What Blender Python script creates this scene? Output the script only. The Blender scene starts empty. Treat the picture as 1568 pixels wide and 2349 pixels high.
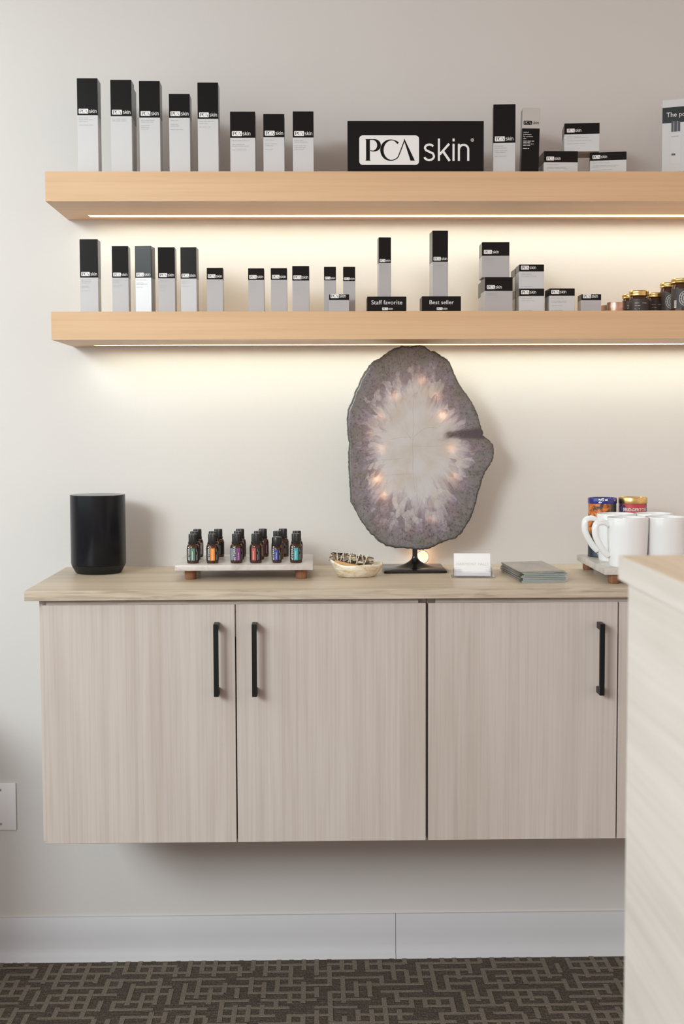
import bpy, bmesh, math, random
from mathutils import Vector, Matrix
random.seed(7)
S = bpy.context.scene
COL = S.collection
PI = math.pi

# ------------------------------------------------------------------ camera
IMG_W, IMG_H = 1568, 2349
F_PX, PITCH, YAW, ROLL, CAM_Z, CAM_Y = 3069.34, .0659, .0198, -.0036, 1.2188, -3.0
_f = Vector((math.sin(YAW)*math.cos(PITCH), math.cos(YAW)*math.cos(PITCH), -math.sin(PITCH)))
_r = Vector((math.cos(YAW), -math.sin(YAW), 0)); _u = _r.cross(_f)
RIGHT = math.cos(ROLL)*_r + math.sin(ROLL)*_u
UP = math.cos(ROLL)*_u - math.sin(ROLL)*_r
FWD = _f
CAM = Vector((0, CAM_Y, CAM_Z))
cam = bpy.data.cameras.new('camera'); cam.sensor_fit = 'HORIZONTAL'; cam.sensor_width = 36
cam.lens = F_PX*36/IMG_W; cam.clip_start = .05
cam.dof.use_dof = True; cam.dof.focus_distance = 2.78; cam.dof.aperture_fstop = 8.5
co = bpy.data.objects.new('camera', cam); COL.objects.link(co)
m = Matrix((RIGHT, UP, -FWD)).transposed().to_4x4(); m.translation = CAM
co.matrix_world = m
S.camera = co

# ------------------------------------------------------------------ light
w = bpy.data.worlds.new('world'); S.world = w; w.use_nodes = True
bg = w.node_tree.nodes['Background']; bg.inputs[0].default_value = (1, .80, .73, 1); bg.inputs[1].default_value = .98

def area(name, loc, target, sx, sy, power, col, spread=180):
    l = bpy.data.lights.new(name, 'AREA'); l.shape = 'RECTANGLE'; l.size = sx; l.size_y = sy
    l.energy = power; l.color = col; l.spread = math.radians(spread)
    o = bpy.data.objects.new(name, l); COL.objects.link(o); o.location = loc
    o.rotation_euler = (Vector(target)-Vector(loc)).to_track_quat('-Z', 'Y').to_euler()
    return o
area('key_daylight', (-3.15, -6.0, 3.2), (-.45, 0, 1.0), 2.2, 1.5, 310, (.90, .98, 1.0))
area('side_window_daylight', (-1.62, -2.5, 1.75), (1, -2.5, 1.55), 4.4, 1.5, 34, (.72, .97, 1.0))
S.view_settings.view_transform = 'Standard'; S.view_settings.look = 'None'
S.view_settings.gamma = 1; S.view_settings.use_curve_mapping = False
S.view_settings.exposure = 0.0
S.cycles.use_denoising = True
S.cycles.max_bounces = 10

# ------------------------------------------------------------------ helpers
def ray(px, py):
    return FWD + RIGHT*((px-IMG_W/2)/F_PX) + UP*((IMG_H/2-py)/F_PX)
def at(px, py, y):                       # point of the plane Y=y seen at a pixel
    d = ray(px, py); return CAM + d*((y-CAM_Y)/d.y)
def size(npx, y):                        # length of npx pixels at depth y
    return npx*(y-CAM_Y)/F_PX

def tag(o, label=None, cat=None, group=None, kind=None):
    if label: o['label'] = label
    if cat: o['category'] = cat
    if group: o['group'] = group
    if kind: o['kind'] = kind
    return o
def thing(name, loc, label, cat, group=None, rz=0):
    o = bpy.data.objects.new(name, None); COL.objects.link(o); o.empty_display_size = .02
    o.location = loc; o.rotation_euler = (0, 0, rz)
    return tag(o, label, cat, group)
def link(name, me, parent=None, loc=None):
    o = bpy.data.objects.new(name, me); COL.objects.link(o)
    if parent: o.parent = parent
    if loc is not None: o.location = loc
    return o
def obj(name, bm, mats, parent=None, loc=None, smooth=False, angle=None):
    me = bpy.data.meshes.new(name)
    bmesh.ops.recalc_face_normals(bm, faces=bm.faces) if not bm.get('flat') else None
    bm['bm'].to_mesh(me) if isinstance(bm, dict) else bm.to_mesh(me)
    bm.free()
    for mt in (mats if isinstance(mats, (list, tuple)) else [mats]): me.materials.append(mt)
    if smooth:
        me.shade_smooth()
        if angle: me.set_sharp_from_angle(angle=math.radians(angle))
    return link(name, me, parent, loc)
class BM:
    """a bmesh that several shapes are added to"""
    def __init__(s): s.b = bmesh.new()
    def box(s, x0, x1, y0, y1, z0, z1, bev=0, seg=1, mi=0, rot=None):
        r = bmesh.ops.create_cube(s.b, size=1)
        vs = r['verts']
        M = Matrix.Translation(((x0+x1)/2, (y0+y1)/2, (z0+z1)/2)) @ Matrix.Diagonal((abs(x1-x0), abs(y1-y0), abs(z1-z0), 1))
        if rot is not None: M = rot @ M
        bmesh.ops.transform(s.b, matrix=M, verts=vs)
        fs = set(f for v in vs for f in v.link_faces)
        for f in fs: f.material_index = mi
        if bev:
            es = set(e for f in fs for e in f.edges)
            r = bmesh.ops.bevel(s.b, geom=list(es), offset=bev, segments=seg, affect='EDGES', profile=.5)
            for f in r['faces']: f.material_index = mi
        return s
    def lathe(s, prof, seg=32, c=(0, 0, 0), mi=0, sy=1, fn=None):
        rows = []
        for r, z in prof:
            if r < 1e-6: rows.append([s.b.verts.new((c[0], c[1], c[2]+z))]); continue
            row = []
            for k in range(seg):
                a = 2*PI*k/seg
                p = Vector((r*math.cos(a), r*math.sin(a)*sy, z))
                if fn: p = fn(p, a)
                row.append(s.b.verts.new(p+Vector(c)))
            rows.append(row)
        for a, b in zip(rows, rows[1:]):
            for k in range(seg):
                k2 = (k+1) % seg
                vs = [a[k % len(a)], a[k2 % len(a)], b[k2 % len(b)], b[k % len(b)]]
                vs = list(dict.fromkeys(vs))
                if len(vs) > 2:
                    f = s.b.faces.new(vs); f.material_index = mi
        for row in (rows[0], rows[-1]):
            if len(row) > 1:
                f = s.b.faces.new(row); f.material_index = mi
        return s
    def tube(s, pts, r, seg=8, closed=False, mi=0, flat=1.0):
        pts = [Vector(p) for p in pts]; n = len(pts); rows = []
        ref = None
        for i, p in enumerate(pts):
            a = pts[(i-1) % n] if (closed or i) else p
            b = pts[(i+1) % n] if (closed or i < n-1) else p
            t = (b-a).normalized()
            if ref is None:
                ref = t.orthogonal().normalized()
            ref = (ref - t*ref.dot(t)).normalized()
            bi = t.cross(ref)
            rr = r[i] if isinstance(r, (list, tuple)) else r
            rows.append([s.b.verts.new(p + ref*(rr*math.cos(2*PI*k/seg)) + bi*(rr*flat*math.sin(2*PI*k/seg))) for k in range(seg)])
        pairs = list(zip(rows, rows[1:])) + ([(rows[-1], rows[0])] if closed else [])
        for a, b in pairs:
            for k in range(seg):
                f = s.b.faces.new((a[k], a[(k+1) % seg], b[(k+1) % seg], b[k])); f.material_index = mi
        if not closed:
            for row in (rows[0], rows[-1]): s.b.faces.new(row).material_index = mi
        return s
    def prism_x(s, poly, x0, x1, mi=0):      # poly of (y,z) swept along x
        a = [s.b.verts.new((x0, y, z)) for y, z in poly]; b = [s.b.verts.new((x1, y, z)) for y, z in poly]
        n = len(poly)
        for k in range(n): s.b.faces.new((a[k], a[(k+1) % n], b[(k+1) % n], b[k])).material_index = mi
        s.b.faces.new(a).material_index = mi; s.b.faces.new(b[::-1]).material_index = mi
        return s
    def ribbon(s, pts, w, y=0, mi=0):         # a flat stroke in the xz plane facing -Y; w one width or one per point
        n = len(pts); L = []; R = []
        for i, (x, z) in enumerate(pts):
            a = pts[max(i-1, 0)]; b = pts[min(i+1, n-1)]
            t = Vector((b[0]-a[0], b[1]-a[1])).normalized(); nn = Vector((-t.y, t.x))
            ww = (w[i] if isinstance(w, (list, tuple)) else w)/2
            L.append(s.b.verts.new((x+nn.x*ww, y, z+nn.y*ww))); R.append(s.b.verts.new((x-nn.x*ww, y, z-nn.y*ww)))
        for i in range(n-1): s.b.faces.new((R[i], R[i+1], L[i+1], L[i])).material_index = mi
        return s
    def rect(s, x0, x1, z0, z1, y=0, mi=0):
        s.b.faces.new([s.b.verts.new(p) for p in ((x0, y, z0), (x1, y, z0), (x1, y, z1), (x0, y, z1))]).material_index = mi
        return s
    def fan(s, pts, y=0, mi=0):
        s.b.faces.new([s.b.verts.new((x, y, z)) for x, z in pts]).material_index = mi
        return s
    def wrap(s, R, a0=0):                     # bend a flat xz drawing round an upright cylinder of radius R
        for v in s.b.verts:
            a = v.co.x/R + a0; rr = R - v.co.y
            v.co = Vector((rr*math.sin(a), -rr*math.cos(a), v.co.z))
        return s
    def move(s, M):
        bmesh.ops.transform(s.b, matrix=M, verts=s.b.verts); return s
    def add_mesh(s, me, M=None, mi=0):
        n0 = len(s.b.verts); nf = len(s.b.faces)
        s.b.from_mesh(me); s.b.verts.ensure_lookup_table(); s.b.faces.ensure_lookup_table()
        vs = s.b.verts[n0:]
        if M is not None: bmesh.ops.transform(s.b, matrix=M, verts=vs)
        for f in s.b.faces[nf:]: f.material_index = mi
        return s
    def mesh(s, name, mats, smooth=False, angle=None, normals=True):
        if normals: bmesh.ops.recalc_face_normals(s.b, faces=s.b.faces)
        me = bpy.data.meshes.new(name); s.b.to_mesh(me); s.b.free()
        for mt in (mats if isinstance(mats, (list, tuple)) else [mats]): me.materials.append(mt)
        if smooth:
            me.shade_smooth()
            if angle: me.set_sharp_from_angle(angle=math.radians(angle))
        return me
    def build(s, name, mats, parent=None, loc=None, smooth=False, angle=None, normals=True):
        return link(name, s.mesh(name, mats, smooth, angle, normals), parent, loc)

_tc = {}
def text_mesh(body, size_, align='LEFT', res=2, spacing=1.0, bold=0):
    """lettering in the xz plane facing -Y"""
    key = (body, size_, align, res, spacing, bold)
    if key in _tc: return _tc[key]
    c = bpy.data.curves.new('lettering', 'FONT'); c.body = body; c.size = size_; c.align_x = align
    c.resolution_u = res; c.space_character = spacing; c.offset = bold
    o = bpy.data.objects.new('lettering_source', c)
    me = bpy.data.meshes.new_from_object(o)
    bpy.data.objects.remove(o)
    for v in me.vertices: v.co = Vector((v.co.x, 0, v.co.y))
    me.materials.clear()
    _tc[key] = me
    return me

def fit_text(body, width, align='LEFT', res=3, spacing=1.0):
    me = text_mesh(body, 1.0, align, res, spacing); xs = [v.co.x for v in me.vertices]
    return me, Matrix.Scale(width/(max(xs)-min(xs)), 4)

# ------------------------------------------------------------------ materials
def mat(name, col, rough=.5, metal=0, spec=.5, trans=0, emit=None, estr=0, coat=0, sss=0, ior=1.45, alpha=1):
    m = bpy.data.materials.new(name); m.use_nodes = True
    b = m.node_tree.nodes['Principled BSDF']
    b.inputs['Base Color'].default_value = (*col, 1); b.inputs['Roughness'].default_value = rough
    b.inputs['Metallic'].default_value = metal; b.inputs['Specular IOR Level'].default_value = spec
    b.inputs['Transmission Weight'].default_value = trans; b.inputs['IOR'].default_value = ior
    b.inputs['Coat Weight'].default_value = coat
    if sss:
        b.inputs['Subsurface Weight'].default_value = sss; b.inputs['Subsurface Radius'].default_value = (.01, .008, .006)
        b.inputs['Subsurface Scale'].default_value = 1
    if emit: b.inputs['Emission Color'].default_value = (*emit, 1); b.inputs['Emission Strength'].default_value = estr
    return m
def nodes(m): return m.node_tree.nodes, m.node_tree.links, m.node_tree.nodes['Principled BSDF']
def ramp(n, stops):
    r = n.new('ShaderNodeValToRGB'); e = r.color_ramp.elements
    while len(e) < len(stops): e.new(.5)
    for el, (p, c) in zip(e, stops): el.position = p; el.color = (*c, 1)
    return r
def noise(n, l, vec, scale, detail=3, rough=.5, dist=0):
    t = n.new('ShaderNodeTexNoise'); t.inputs['Scale'].default_value = scale; t.inputs['Detail'].default_value = detail
    t.inputs['Roughness'].default_value = rough; t.inputs['Distortion'].default_value = dist
    if vec is not None: l.new(vec, t.inputs['Vector'])
    return t
def mapping(n, l, scale, loc=(0, 0, 0), rot=(0, 0, 0)):
    tc = n.new('ShaderNodeTexCoord'); mp = n.new('ShaderNodeMapping')
    mp.inputs['Scale'].default_value = scale; mp.inputs['Location'].default_value = loc; mp.inputs['Rotation'].default_value = rot
    l.new(tc.outputs['Object'], mp.inputs['Vector']); return mp.outputs['Vector']
def mix(n, l, a, b, fac, mode='MIX'):
    x = n.new('ShaderNodeMix'); x.data_type = 'RGBA'; x.blend_type = mode
    for s_, v in ((x.inputs[0], fac), (x.inputs[6], a), (x.inputs[7], b)):
        if isinstance(v, (int, float)): s_.default_value = v
        elif isinstance(v, tuple): s_.default_value = (*v, 1)
        else: l.new(v, s_)
    return x.outputs[2]
def bump(n, l, b, h, strength, dist=.001):
    bp = n.new('ShaderNodeBump'); bp.inputs['Strength'].default_value = strength; bp.inputs['Distance'].default_value = dist
    l.new(h, bp.inputs['Height']); l.new(bp.outputs[0], b.inputs['Normal'])
def wood(name, dark, mid, light, axis, rough=.45, fine=1.0, figure=1.0, loc=(0, 0, 0), spec=.35, contrast=1.0):
    """straight-grained timber: broad cathedral figure plus fine pores, along the given axis"""
    m = mat(name, mid, rough, spec=spec); n, l, b = nodes(m)
    def sc(along, across): return tuple(along if i == axis else across for i in range(3))
    v1 = mapping(n, l, sc(.55*figure, 7*figure), loc); v2 = mapping(n, l, sc(3*fine, 210*fine), loc); v3 = mapping(n, l, sc(1.2, 42), loc)
    a = noise(n, l, v1, 1.6, 4, .55, 1.0); f = noise(n, l, v2, 1.0, 3, .6); g = noise(n, l, v3, 1.0, 3, .55, .4)
    k = .32/contrast
    r1 = ramp(n, [(.5-k*.5, dark), (.5, mid), (.5+k*.6, light)]); l.new(a.outputs[0], r1.inputs[0])
    r2 = ramp(n, [(.32, dark), (.56, light)]); l.new(f.outputs[0], r2.inputs[0])
    r3 = ramp(n, [(.3, dark), (.5, mid), (.68, light)]); l.new(g.outputs[0], r3.inputs[0])
    c = mix(n, l, r1.outputs[0], r3.outputs[0], .34); c = mix(n, l, c, r2.outputs[0], .26)
    l.new(c, b.inputs['Base Color']); bump(n, l, b, f.outputs[0], .12, .0006)
    return m
M = {}
# painted wall: faint roller texture
M['wall'] = mat('wall_paint', (.64, .605, .575), .75, spec=.25)
n, l, b = nodes(M['wall'])
v = mapping(n, l, (1, 1, 1)); t = noise(n, l, v, 320, 3); bump(n, l, b, t.outputs[0], .18, .0008)
t2 = noise(n, l, v, 3, 2); l.new(mix(n, l, (.645, .62, .60), (.62, .59, .57), t2.outputs[0]), b.inputs['Base Color'])
M['ceiling'] = mat('ceiling_paint', (.72, .7, .68), .8)
M['base'] = mat('baseboard_vinyl', (.60, .595, .615), .5, spec=.4)
n, l, b = nodes(M['base']); t = noise(n, l, mapping(n, l, (1, 1, 1)), 500, 2); bump(n, l, b, t.outputs[0], .08, .0006)
M['maple'] = wood('maple', (.53, .325, .175), (.655, .425, .245), (.71, .48, .29), 0, .4, .8, .9, contrast=.7)
M['oak_v'] = wood('greige_oak_vertical', (.40, .325, .27), (.52, .445, .395), (.60, .525, .475), 2, .5, 1, 1, contrast=.9)
M['oak_h'] = wood('greige_oak_counter', (.40, .31, .225), (.56, .455, .345), (.63, .525, .41), 0, .38, 1, 1.6, spec=.45)
M['oak_edge'] = wood('greige_oak_edge', (.30, .235, .17), (.50, .41, .31), (.60, .51, .40), 0, .5, 2.2, 10, contrast=1.3)
M['oak_rail'] = wood('greige_oak_rail', (.28, .235, .195), (.43, .375, .325), (.50, .44, .39), 0, .5, 2.2, 10, contrast=1.3)
M['desk'] = wood('whitewashed_oak', (.60, .525, .47), (.70, .63, .575), (.76, .70, .65), 1, .5, .5, 1.0, contrast=.9)
M['desk_top'] = wood('whitewashed_oak_lit_top', (.62, .49, .35), (.74, .59, .44), (.80, .66, .51), 1, .5, .5, 1.0, contrast=.8)  # same oak as the desk; warm light on the top put into its colour
M['walnut'] = wood('walnut', (.13, .055, .028), (.24, .105, .055), (.34, .165, .09), 2, .4, 1.4, 3)
M['palo'] = wood('palo_santo', (.42, .21, .07), (.60, .33, .13), (.70, .43, .20), 0, .6, .8, 6)
M['shadow_gap'] = mat('dark_gap', (.04, .035, .03), .8)
M['black_metal'] = mat('matte_black_metal', (.007, .007, .0075), .42, spec=.3)
M['gloss_black'] = mat('gloss_black_stand', (.010, .0085, .008), .16, spec=.6)
M['led'] = mat('led_diffuser', (1, .95, .85), .5, emit=(.92, 1, .86), estr=15.5)
M['carton'] = mat('white_card', (.565, .56, .565), .38, spec=.5)
M['carton2'] = mat('silver_card', (.43, .42, .425), .34, spec=.4, metal=.2)
M['ink'] = mat('black_print', (.006, .0052, .005), .24, spec=.2)
M['white_print'] = mat('white_print', (.78, .76, .75), .5)
M['grey_print'] = mat('grey_print', (.40, .395, .39), .5)
M['silver_card_top'] = mat('brushed_silver_card', (.50, .48, .455), .32, spec=.5, metal=.3)
M['sign'] = mat('black_acrylic', (.006, .0055, .0055), .3, spec=.2)
M['speaker'] = mat('black_fabric_grille', (.005, .0055, .008), .26, spec=.3)
n, l, b = nodes(M['speaker']); t = noise(n, l, mapping(n, l, (1, 1, 1)), 1400, 1); bump(n, l, b, t.outputs[0], .10, .0004)
M['speaker_top'] = mat('black_speaker_top', (.02, .02, .02), .18, spec=.8)
M['speaker_base'] = mat('black_speaker_foot', (.008, .008, .008), .5)
def marble(name):
    m = mat(name, (.66, .61, .575), .3, spec=.5); n, l, b = nodes(m)
    v = mapping(n, l, (1, 1, 1)); t = noise(n, l, v, 18, 6, .65, 1.5); t2 = noise(n, l, v, 5, 4, .6, 2)
    r = ramp(n, [(.34, (.34, .29, .265)), (.47, (.52, .465, .43)), (.62, (.62, .575, .545))]); l.new(t.outputs[0], r.inputs[0])
    r2 = ramp(n, [(.4, (.47, .41, .375)), (.55, (.60, .555, .525))]); l.new(t2.outputs[0], r2.inputs[0])
    l.new(mix(n, l, r.outputs[0], r2.outputs[0], .5), b.inputs['Base Color']); return m
M['marble'] = marble('beige_marble')
M['amber'] = mat('amber_glass', (.10, .032, .008), .06, spec=.6, trans=.55, ior=1.5)
M['cap'] = mat('black_cap_plastic', (.011, .011, .011), .32)
M['label_black'] = mat('black_label', (.018, .014, .014), .3)
M['white_ink'] = mat('white_label_ink', (.75, .75, .74), .5)
M['ceramic'] = mat('white_glazed_ceramic', (.80, .80, .80), .12, spec=.5, coat=.3)
M['gold'] = mat('gold_lid_metal', (.70, .50, .20), .28, metal=1)
M['copper'] = mat('copper_tin_metal', (.60, .38, .29), .34, metal=.9)
M['blue_lid'] = mat('blue_lid_enamel', (.018, .025, .22), .18, coat=.5)
M['jar_glass'] = mat('dark_amber_jar', (.075, .026, .010), .06, spec=.6, trans=.4)
M['jar_label'] = mat('charcoal_label', (.045, .035, .033), .5)
M['emblem'] = mat('grey_emblem_ink', (.40, .385, .37), .5)
M['onyx'] = mat('cream_onyx', (.72, .63, .50), .22, sss=.5)
n, l, b = nodes(M['onyx']); t = noise(n, l, mapping(n, l, (1, 1, 3)), 28, 5, .6, 1.2)
r = ramp(n, [(.35, (.55, .42, .25)), (.5, (.74, .65, .52)), (.65, (.82, .77, .68))]); l.new(t.outputs[0], r.inputs[0]); l.new(r.outputs[0], b.inputs['Base Color'])
M['string'] = mat('white_cotton_string', (.74, .70, .62), .85)
M['acrylic'] = mat('clear_acrylic', (.97, .98, 1), .03, trans=1, ior=1.3)
M['paper'] = mat('white_card_stock', (.82, .81, .81), .6)
M['pale_print'] = mat('pale_grey_print', (.60, .60, .60), .6)
M['outlet'] = mat('white_plastic_plate', (.80, .78, .79), .4)
M['screw'] = mat('painted_screw', (.42, .41, .42), .45)
for nm, c in dict(green=(.10, .21, .15), orange=(.80, .26, .03), purple=(.22, .07, .22), red=(.42, .075, .055), blue=(.045, .055, .33), teal=(.05, .33, .35),
                  slate=(.20, .22, .27), ochre=(.22, .20, .03), rust=(.26, .075, .02), silver=(.36, .33, .29), plum=(.10, .03, .05), sky=(.18, .40, .72), crimson=(.44, .035, .055)).items():
    M[nm] = mat(nm+'_label_ink', c, .4)

# ------------------------------------------------------------------ the room
X0, X1 = -1.45, 2.6
CEIL = 2.75
def struct(name, bm, m): o = bm.build(name, m); o['kind'] = 'structure'; return o
struct('wall_back', BM().box(X0-.2, X1, 0, .12, 0, CEIL), M['wall'])
struct('ceiling', BM().box(X0-.2, X1, -5.2, .12, CEIL, CEIL+.1), M['ceiling'])
# left wall with a window opening (daylight comes in through it)
WY0, WY1, WZ0, WZ1 = -4.9, -.25, .95, 2.6
wl = BM()
wl.box(X0-.2, X0, -5.2, WY0, 0, CEIL).box(X0-.2, X0, WY1, 0, 0, CEIL)
wl.box(X0-.2, X0, WY0, WY1, 0, WZ0).box(X0-.2, X0, WY0, WY1, WZ1, CEIL)
struct('wall_left', wl, M['wall'])
wf = BM()
for yy in (WY0, (WY0+WY1)/2-.02, WY1-.04): wf.box(X0-.12, X0-.07, yy, yy+.04, WZ0, WZ1)
for zz in (WZ0, WZ1-.04): wf.box(X0-.12, X0-.07, WY0, WY1, zz, zz+.04)
struct('window_1', wf, M['base'])

# unseen low cabinet added at left; its top edge casts the slanting wall shade
lc = thing('added_shade_cabinet', (-1.135, -.27, 0), 'added low white cabinet, unseen at the left, that casts shade on the wall', 'cabinet')
BM().box(-.26, .26, -.24, .255, .06, .655, .001).build('body', M['base'], lc)
BM().box(-.27, .27, -.25, .262, .655, .675, .001).build('top', M['base'], lc)
BM().box(-.24, .24, -.22, .25, 0, .06).build('plinth', M['shadow_gap'], lc)
for sx_ in (-1, 1): BM().box(min(sx_*.002, sx_*.255), max(sx_*.002, sx_*.255), -.256, -.241, .065, .65, .0006).build('door', M['base'], lc)

# carpet: dark loop pile with a woven maze of lighter lines
M['carpet'] = mat('brown_loop_carpet', (.075, .06, .05), .95, spec=.1)
n, l, b = nodes(M['carpet']); v = mapping(n, l, (260, 150, 1)); t = noise(n, l, v, 1, 2); v2 = mapping(n, l, (30, 190, 1)); t2 = noise(n, l, v2, 1, 2)
r = ramp(n, [(.3, (.05, .04, .033)), (.5, (.095, .077, .063)), (.7, (.18, .15, .122))]); l.new(mix(n, l, t.outputs[0], t2.outputs[0], .4), r.inputs[0])
l.new(r.outputs[0], b.inputs['Base Color']); bump(n, l, b, t.outputs[0], .8, .003)
M['carpet_line'] = mat('taupe_loop_carpet', (.21, .175, .14), .95, spec=.1)
n, l, b = nodes(M['carpet_line']); t = noise(n, l, mapping(n, l, (330, 220, 1)), 1, 2)
r = ramp(n, [(.3, (.15, .122, .096)), (.55, (.225, .19, .152)), (.75, (.29, .25, .205))]); l.new(t.outputs[0], r.inputs[0])
l.new(r.outputs[0], b.inputs['Base Color']); bump(n, l, b, t.outputs[0], .7, .003)
fl = struct('floor', BM().box(X0-.2, X1, -5.2, .12, -.05, 0), M['carpet'])
cp = BM(); rng = random.Random(11)
P, LW = .0285, .0105
fx0, fx1, fy0, fy1 = -1.0, 1.2, -1.2, 0
ny = int((fy1-fy0)/P)
for i in range(int((fx1-fx0)/P)+1):                  # lines that run away from the viewer
    j = rng.randrange(0, 4)
    while j < ny:
        run = rng.choice((2, 2, 3, 3, 4, 5))
        xx = fx0+i*P; yy = fy0+j*P+.3*P
        cp.box(xx-LW/2, xx+LW/2, yy, min(yy+run*P-.35*P, -.024), -.002, .0012)
        j += run+rng.choice((1, 1, 1, 2, 2))
nx = int((fx1-fx0)/P)
for j in range(int((fy1-fy0)/(1.3*P))+1):            # lines across
    i = rng.randrange(0, 4)
    while i < nx:
        run = rng.choice((2, 3, 3, 4, 5))
        yy = fy0+j*1.3*P; xx = fx0+i*P
        if yy < -.03: cp.box(xx-LW/2, xx+run*P, yy-LW*.42, yy+LW*.42, -.002, .0010)
        i += run+rng.choice((1, 1, 2))
cl = cp.build('carpet_pattern', M['carpet_line'], fl); cl['kind'] = 'stuff'

# baseboard: vinyl cove, two lengths meeting at a butt joint
bb = bpy.data.objects.new('baseboard_back', None); COL.objects.link(bb); bb['kind'] = 'structure'
seam = at(907, 2140, -.01).x
prof = [(0, 0), (-.024, 0), (-.0235, .002), (-.017, .008), (-.0115, .017), (-.009, .03), (-.008, .05), (-.008, .097), (-.007, .0985), (0, .0985)]
for a, c in ((X0, seam-.0006), (seam+.0006, X1)):
    BM().prism_x(prof, a, c).build('baseboard_panel', M['base'], bb, smooth=True, angle=35)

# wall plate of the electrical box at the left edge of the frame
p0, p1 = at(-80, 1850, 0), at(38, 1850, 0); zt, zb = at(20, 1795, 0).z, at(20, 1903, 0).z
wp = thing('wall_plate', ((p0.x+p1.x)/2, 0, (zt+zb)/2), 'blank white two-gang electrical plate low on the wall left of the cabinet', 'outlet plate')
wd, ht = (p1.x-p0.x)/2, (zt-zb)/2
BM().box(-wd, wd, -.006, 0, -ht, ht, .0025, 2).build('cover_plate', M['outlet'], wp, smooth=True, angle=30)
for sx in (-1, 1):
    for sz in (-1, 1):
        sw = BM(); sw.lathe([(.0033, 0), (.0033, .0012), (.0028, .0016), (0, .0016)], 14)
        sw.move(Matrix.Translation((sx*.023, -.006, sz*ht*.72)) @ Matrix.Rotation(PI/2, 4, 'X'))
        sw.box(sx*.023-.0024, sx*.023+.0024, -.0079, -.0073, sz*ht*.72-.0004, sz*ht*.72+.0004, mi=1)
        sw.build('screw', [M['screw'], M['shadow_gap']], wp)

# ------------------------------------------------------------------ shelves with recessed light strips
SH_Y = -.2513
TOP_Z, LOW_Z = 1.7287, 1.4478
def shelf(xl, z1, z0, label, loc):
    t = thing('floating_shelf', (0, 0, z0), label, 'shelf', 'floating maple shelves')
    h = z1-z0; gx = xl+.055; g0, g1, gd = -.043, -.071, .009
    s = BM()
    s.box(xl, gx, SH_Y, -.0005, 0, h)
    s.prism_x([(SH_Y, 0), (g1, 0), (g1, gd), (g0, gd), (g0, 0), (-.0005, 0), (-.0005, h), (SH_Y, h)], gx, X1-.05)
    bmesh.ops.remove_doubles(s.b, verts=s.b.verts, dist=1e-5)
    s.build('shelf_board', M['maple'], t)
    BM().box(gx+.002, X1-.06, g1+.002, g0-.002, gd-.0035, gd-.0005).build('led_strip', M['led'], t)
    return t
shelf(-.5418, TOP_Z, 1.6692, 'thick maple floating shelf with lit underside carrying the large black logo sign', 0)
shelf(-.5346, LOW_Z, 1.3910, 'thick maple floating shelf above the stone slice, with the riser signs on it', 3)

# ------------------------------------------------------------------ worktop and wall-hung cabinets
CT_Y, CT_Z0, CT_Z = -.439, .8815, .9005
ct = thing('worktop', (0, 0, CT_Z0), 'long oak laminate worktop with a speaker, trays and stone slice on it', 'worktop')
BM().box(-.5591, X1-.05, CT_Y+.001, -.0005, 0, CT_Z-CT_Z0, .0006).build('slab', M['oak_h'], ct)
BM().box(-.5591, X1-.05, CT_Y, CT_Y+.001, 0, CT_Z-CT_Z0, .0004).build('edge_band', M['oak_edge'], ct)
def handle(parent, x, z0, z1, y):
    t = .0095; h = BM()
    h.box(x-t/2, x+t/2, y-.034, y-.025, z0, z1, .0008)
    for zz in (z0, z1-.0125): h.box(x-t/2, x+t/2, y-.026, y, zz, zz+.0125, .0006)
    return h.build('handle', M['black_metal'], parent)
DZ0, DZ1, DY = .4026, .8713, -.427
def cabinet(x0, x1, doors, label):
    t = thing('wall_cabinet', (0, 0, 0), label, 'cabinet', 'wall-hung oak cabinets')
    p = .016
    for a in (x0, x1-p): BM().box(a, a+p, -.4075, -.0005, DZ0-.001, CT_Z0-.0003, .0004).build('side_panel', M['oak_v'], t)
    BM().box(x0+p, x1-p, -.402, -.0005, DZ0-.001, DZ0+.015).build('bottom_panel', M['oak_h'], t)
    BM().box(x0+p, x1-p, -.4205, -.40, CT_Z0-.075, CT_Z0-.0003).build('top_rail', M['oak_rail'], t)
    BM().box(x0+p, x1-p, -.012, -.0005, DZ0+.015, CT_Z0-.0003).build('back_panel', M['oak_h'], t)
    for k, (a, b_, hx) in enumerate(doors):
        d = BM().box(a, b_, DY, DY+.019, DZ0, DZ1, .0007).build('door', door_mat[(int(a*10)) % 3], t)
        if hx: handle(d, *hx, DY)
door_mat = [wood('door_oak_%s' % s_, (.40, .325, .27), (.535, .465, .42), (.60, .535, .49), 2, .5, 1, 1, loc=lc, contrast=c_)
            for s_, lc, c_ in (('one', (3.1, 0, 7.3), .75), ('two', (8.4, 0, 2.2), .5), ('three', (13.7, 0, 4.9), .5))]
def hpos(px, py0, py1):
    a, c = at(px, py0, DY-.03), at(px, py1, DY-.03); return (a.x, c.z, a.z)
cabinet(-.5371, .2146, [(-.5290, -.1572, hpos(494.5, 1432, 1598)), (-.1547, .2130, hpos(582.5, 1432, 1598))],
        'left wall-hung oak cabinet with two doors whose black handles stand close together')
cabinet(.2156, .9700, [(.2177, .5866, hpos(1381, 1431, 1595)), (.5891, .9640, None)],
        'right wall-hung oak cabinet partly hidden behind the pale reception desk')

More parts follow.
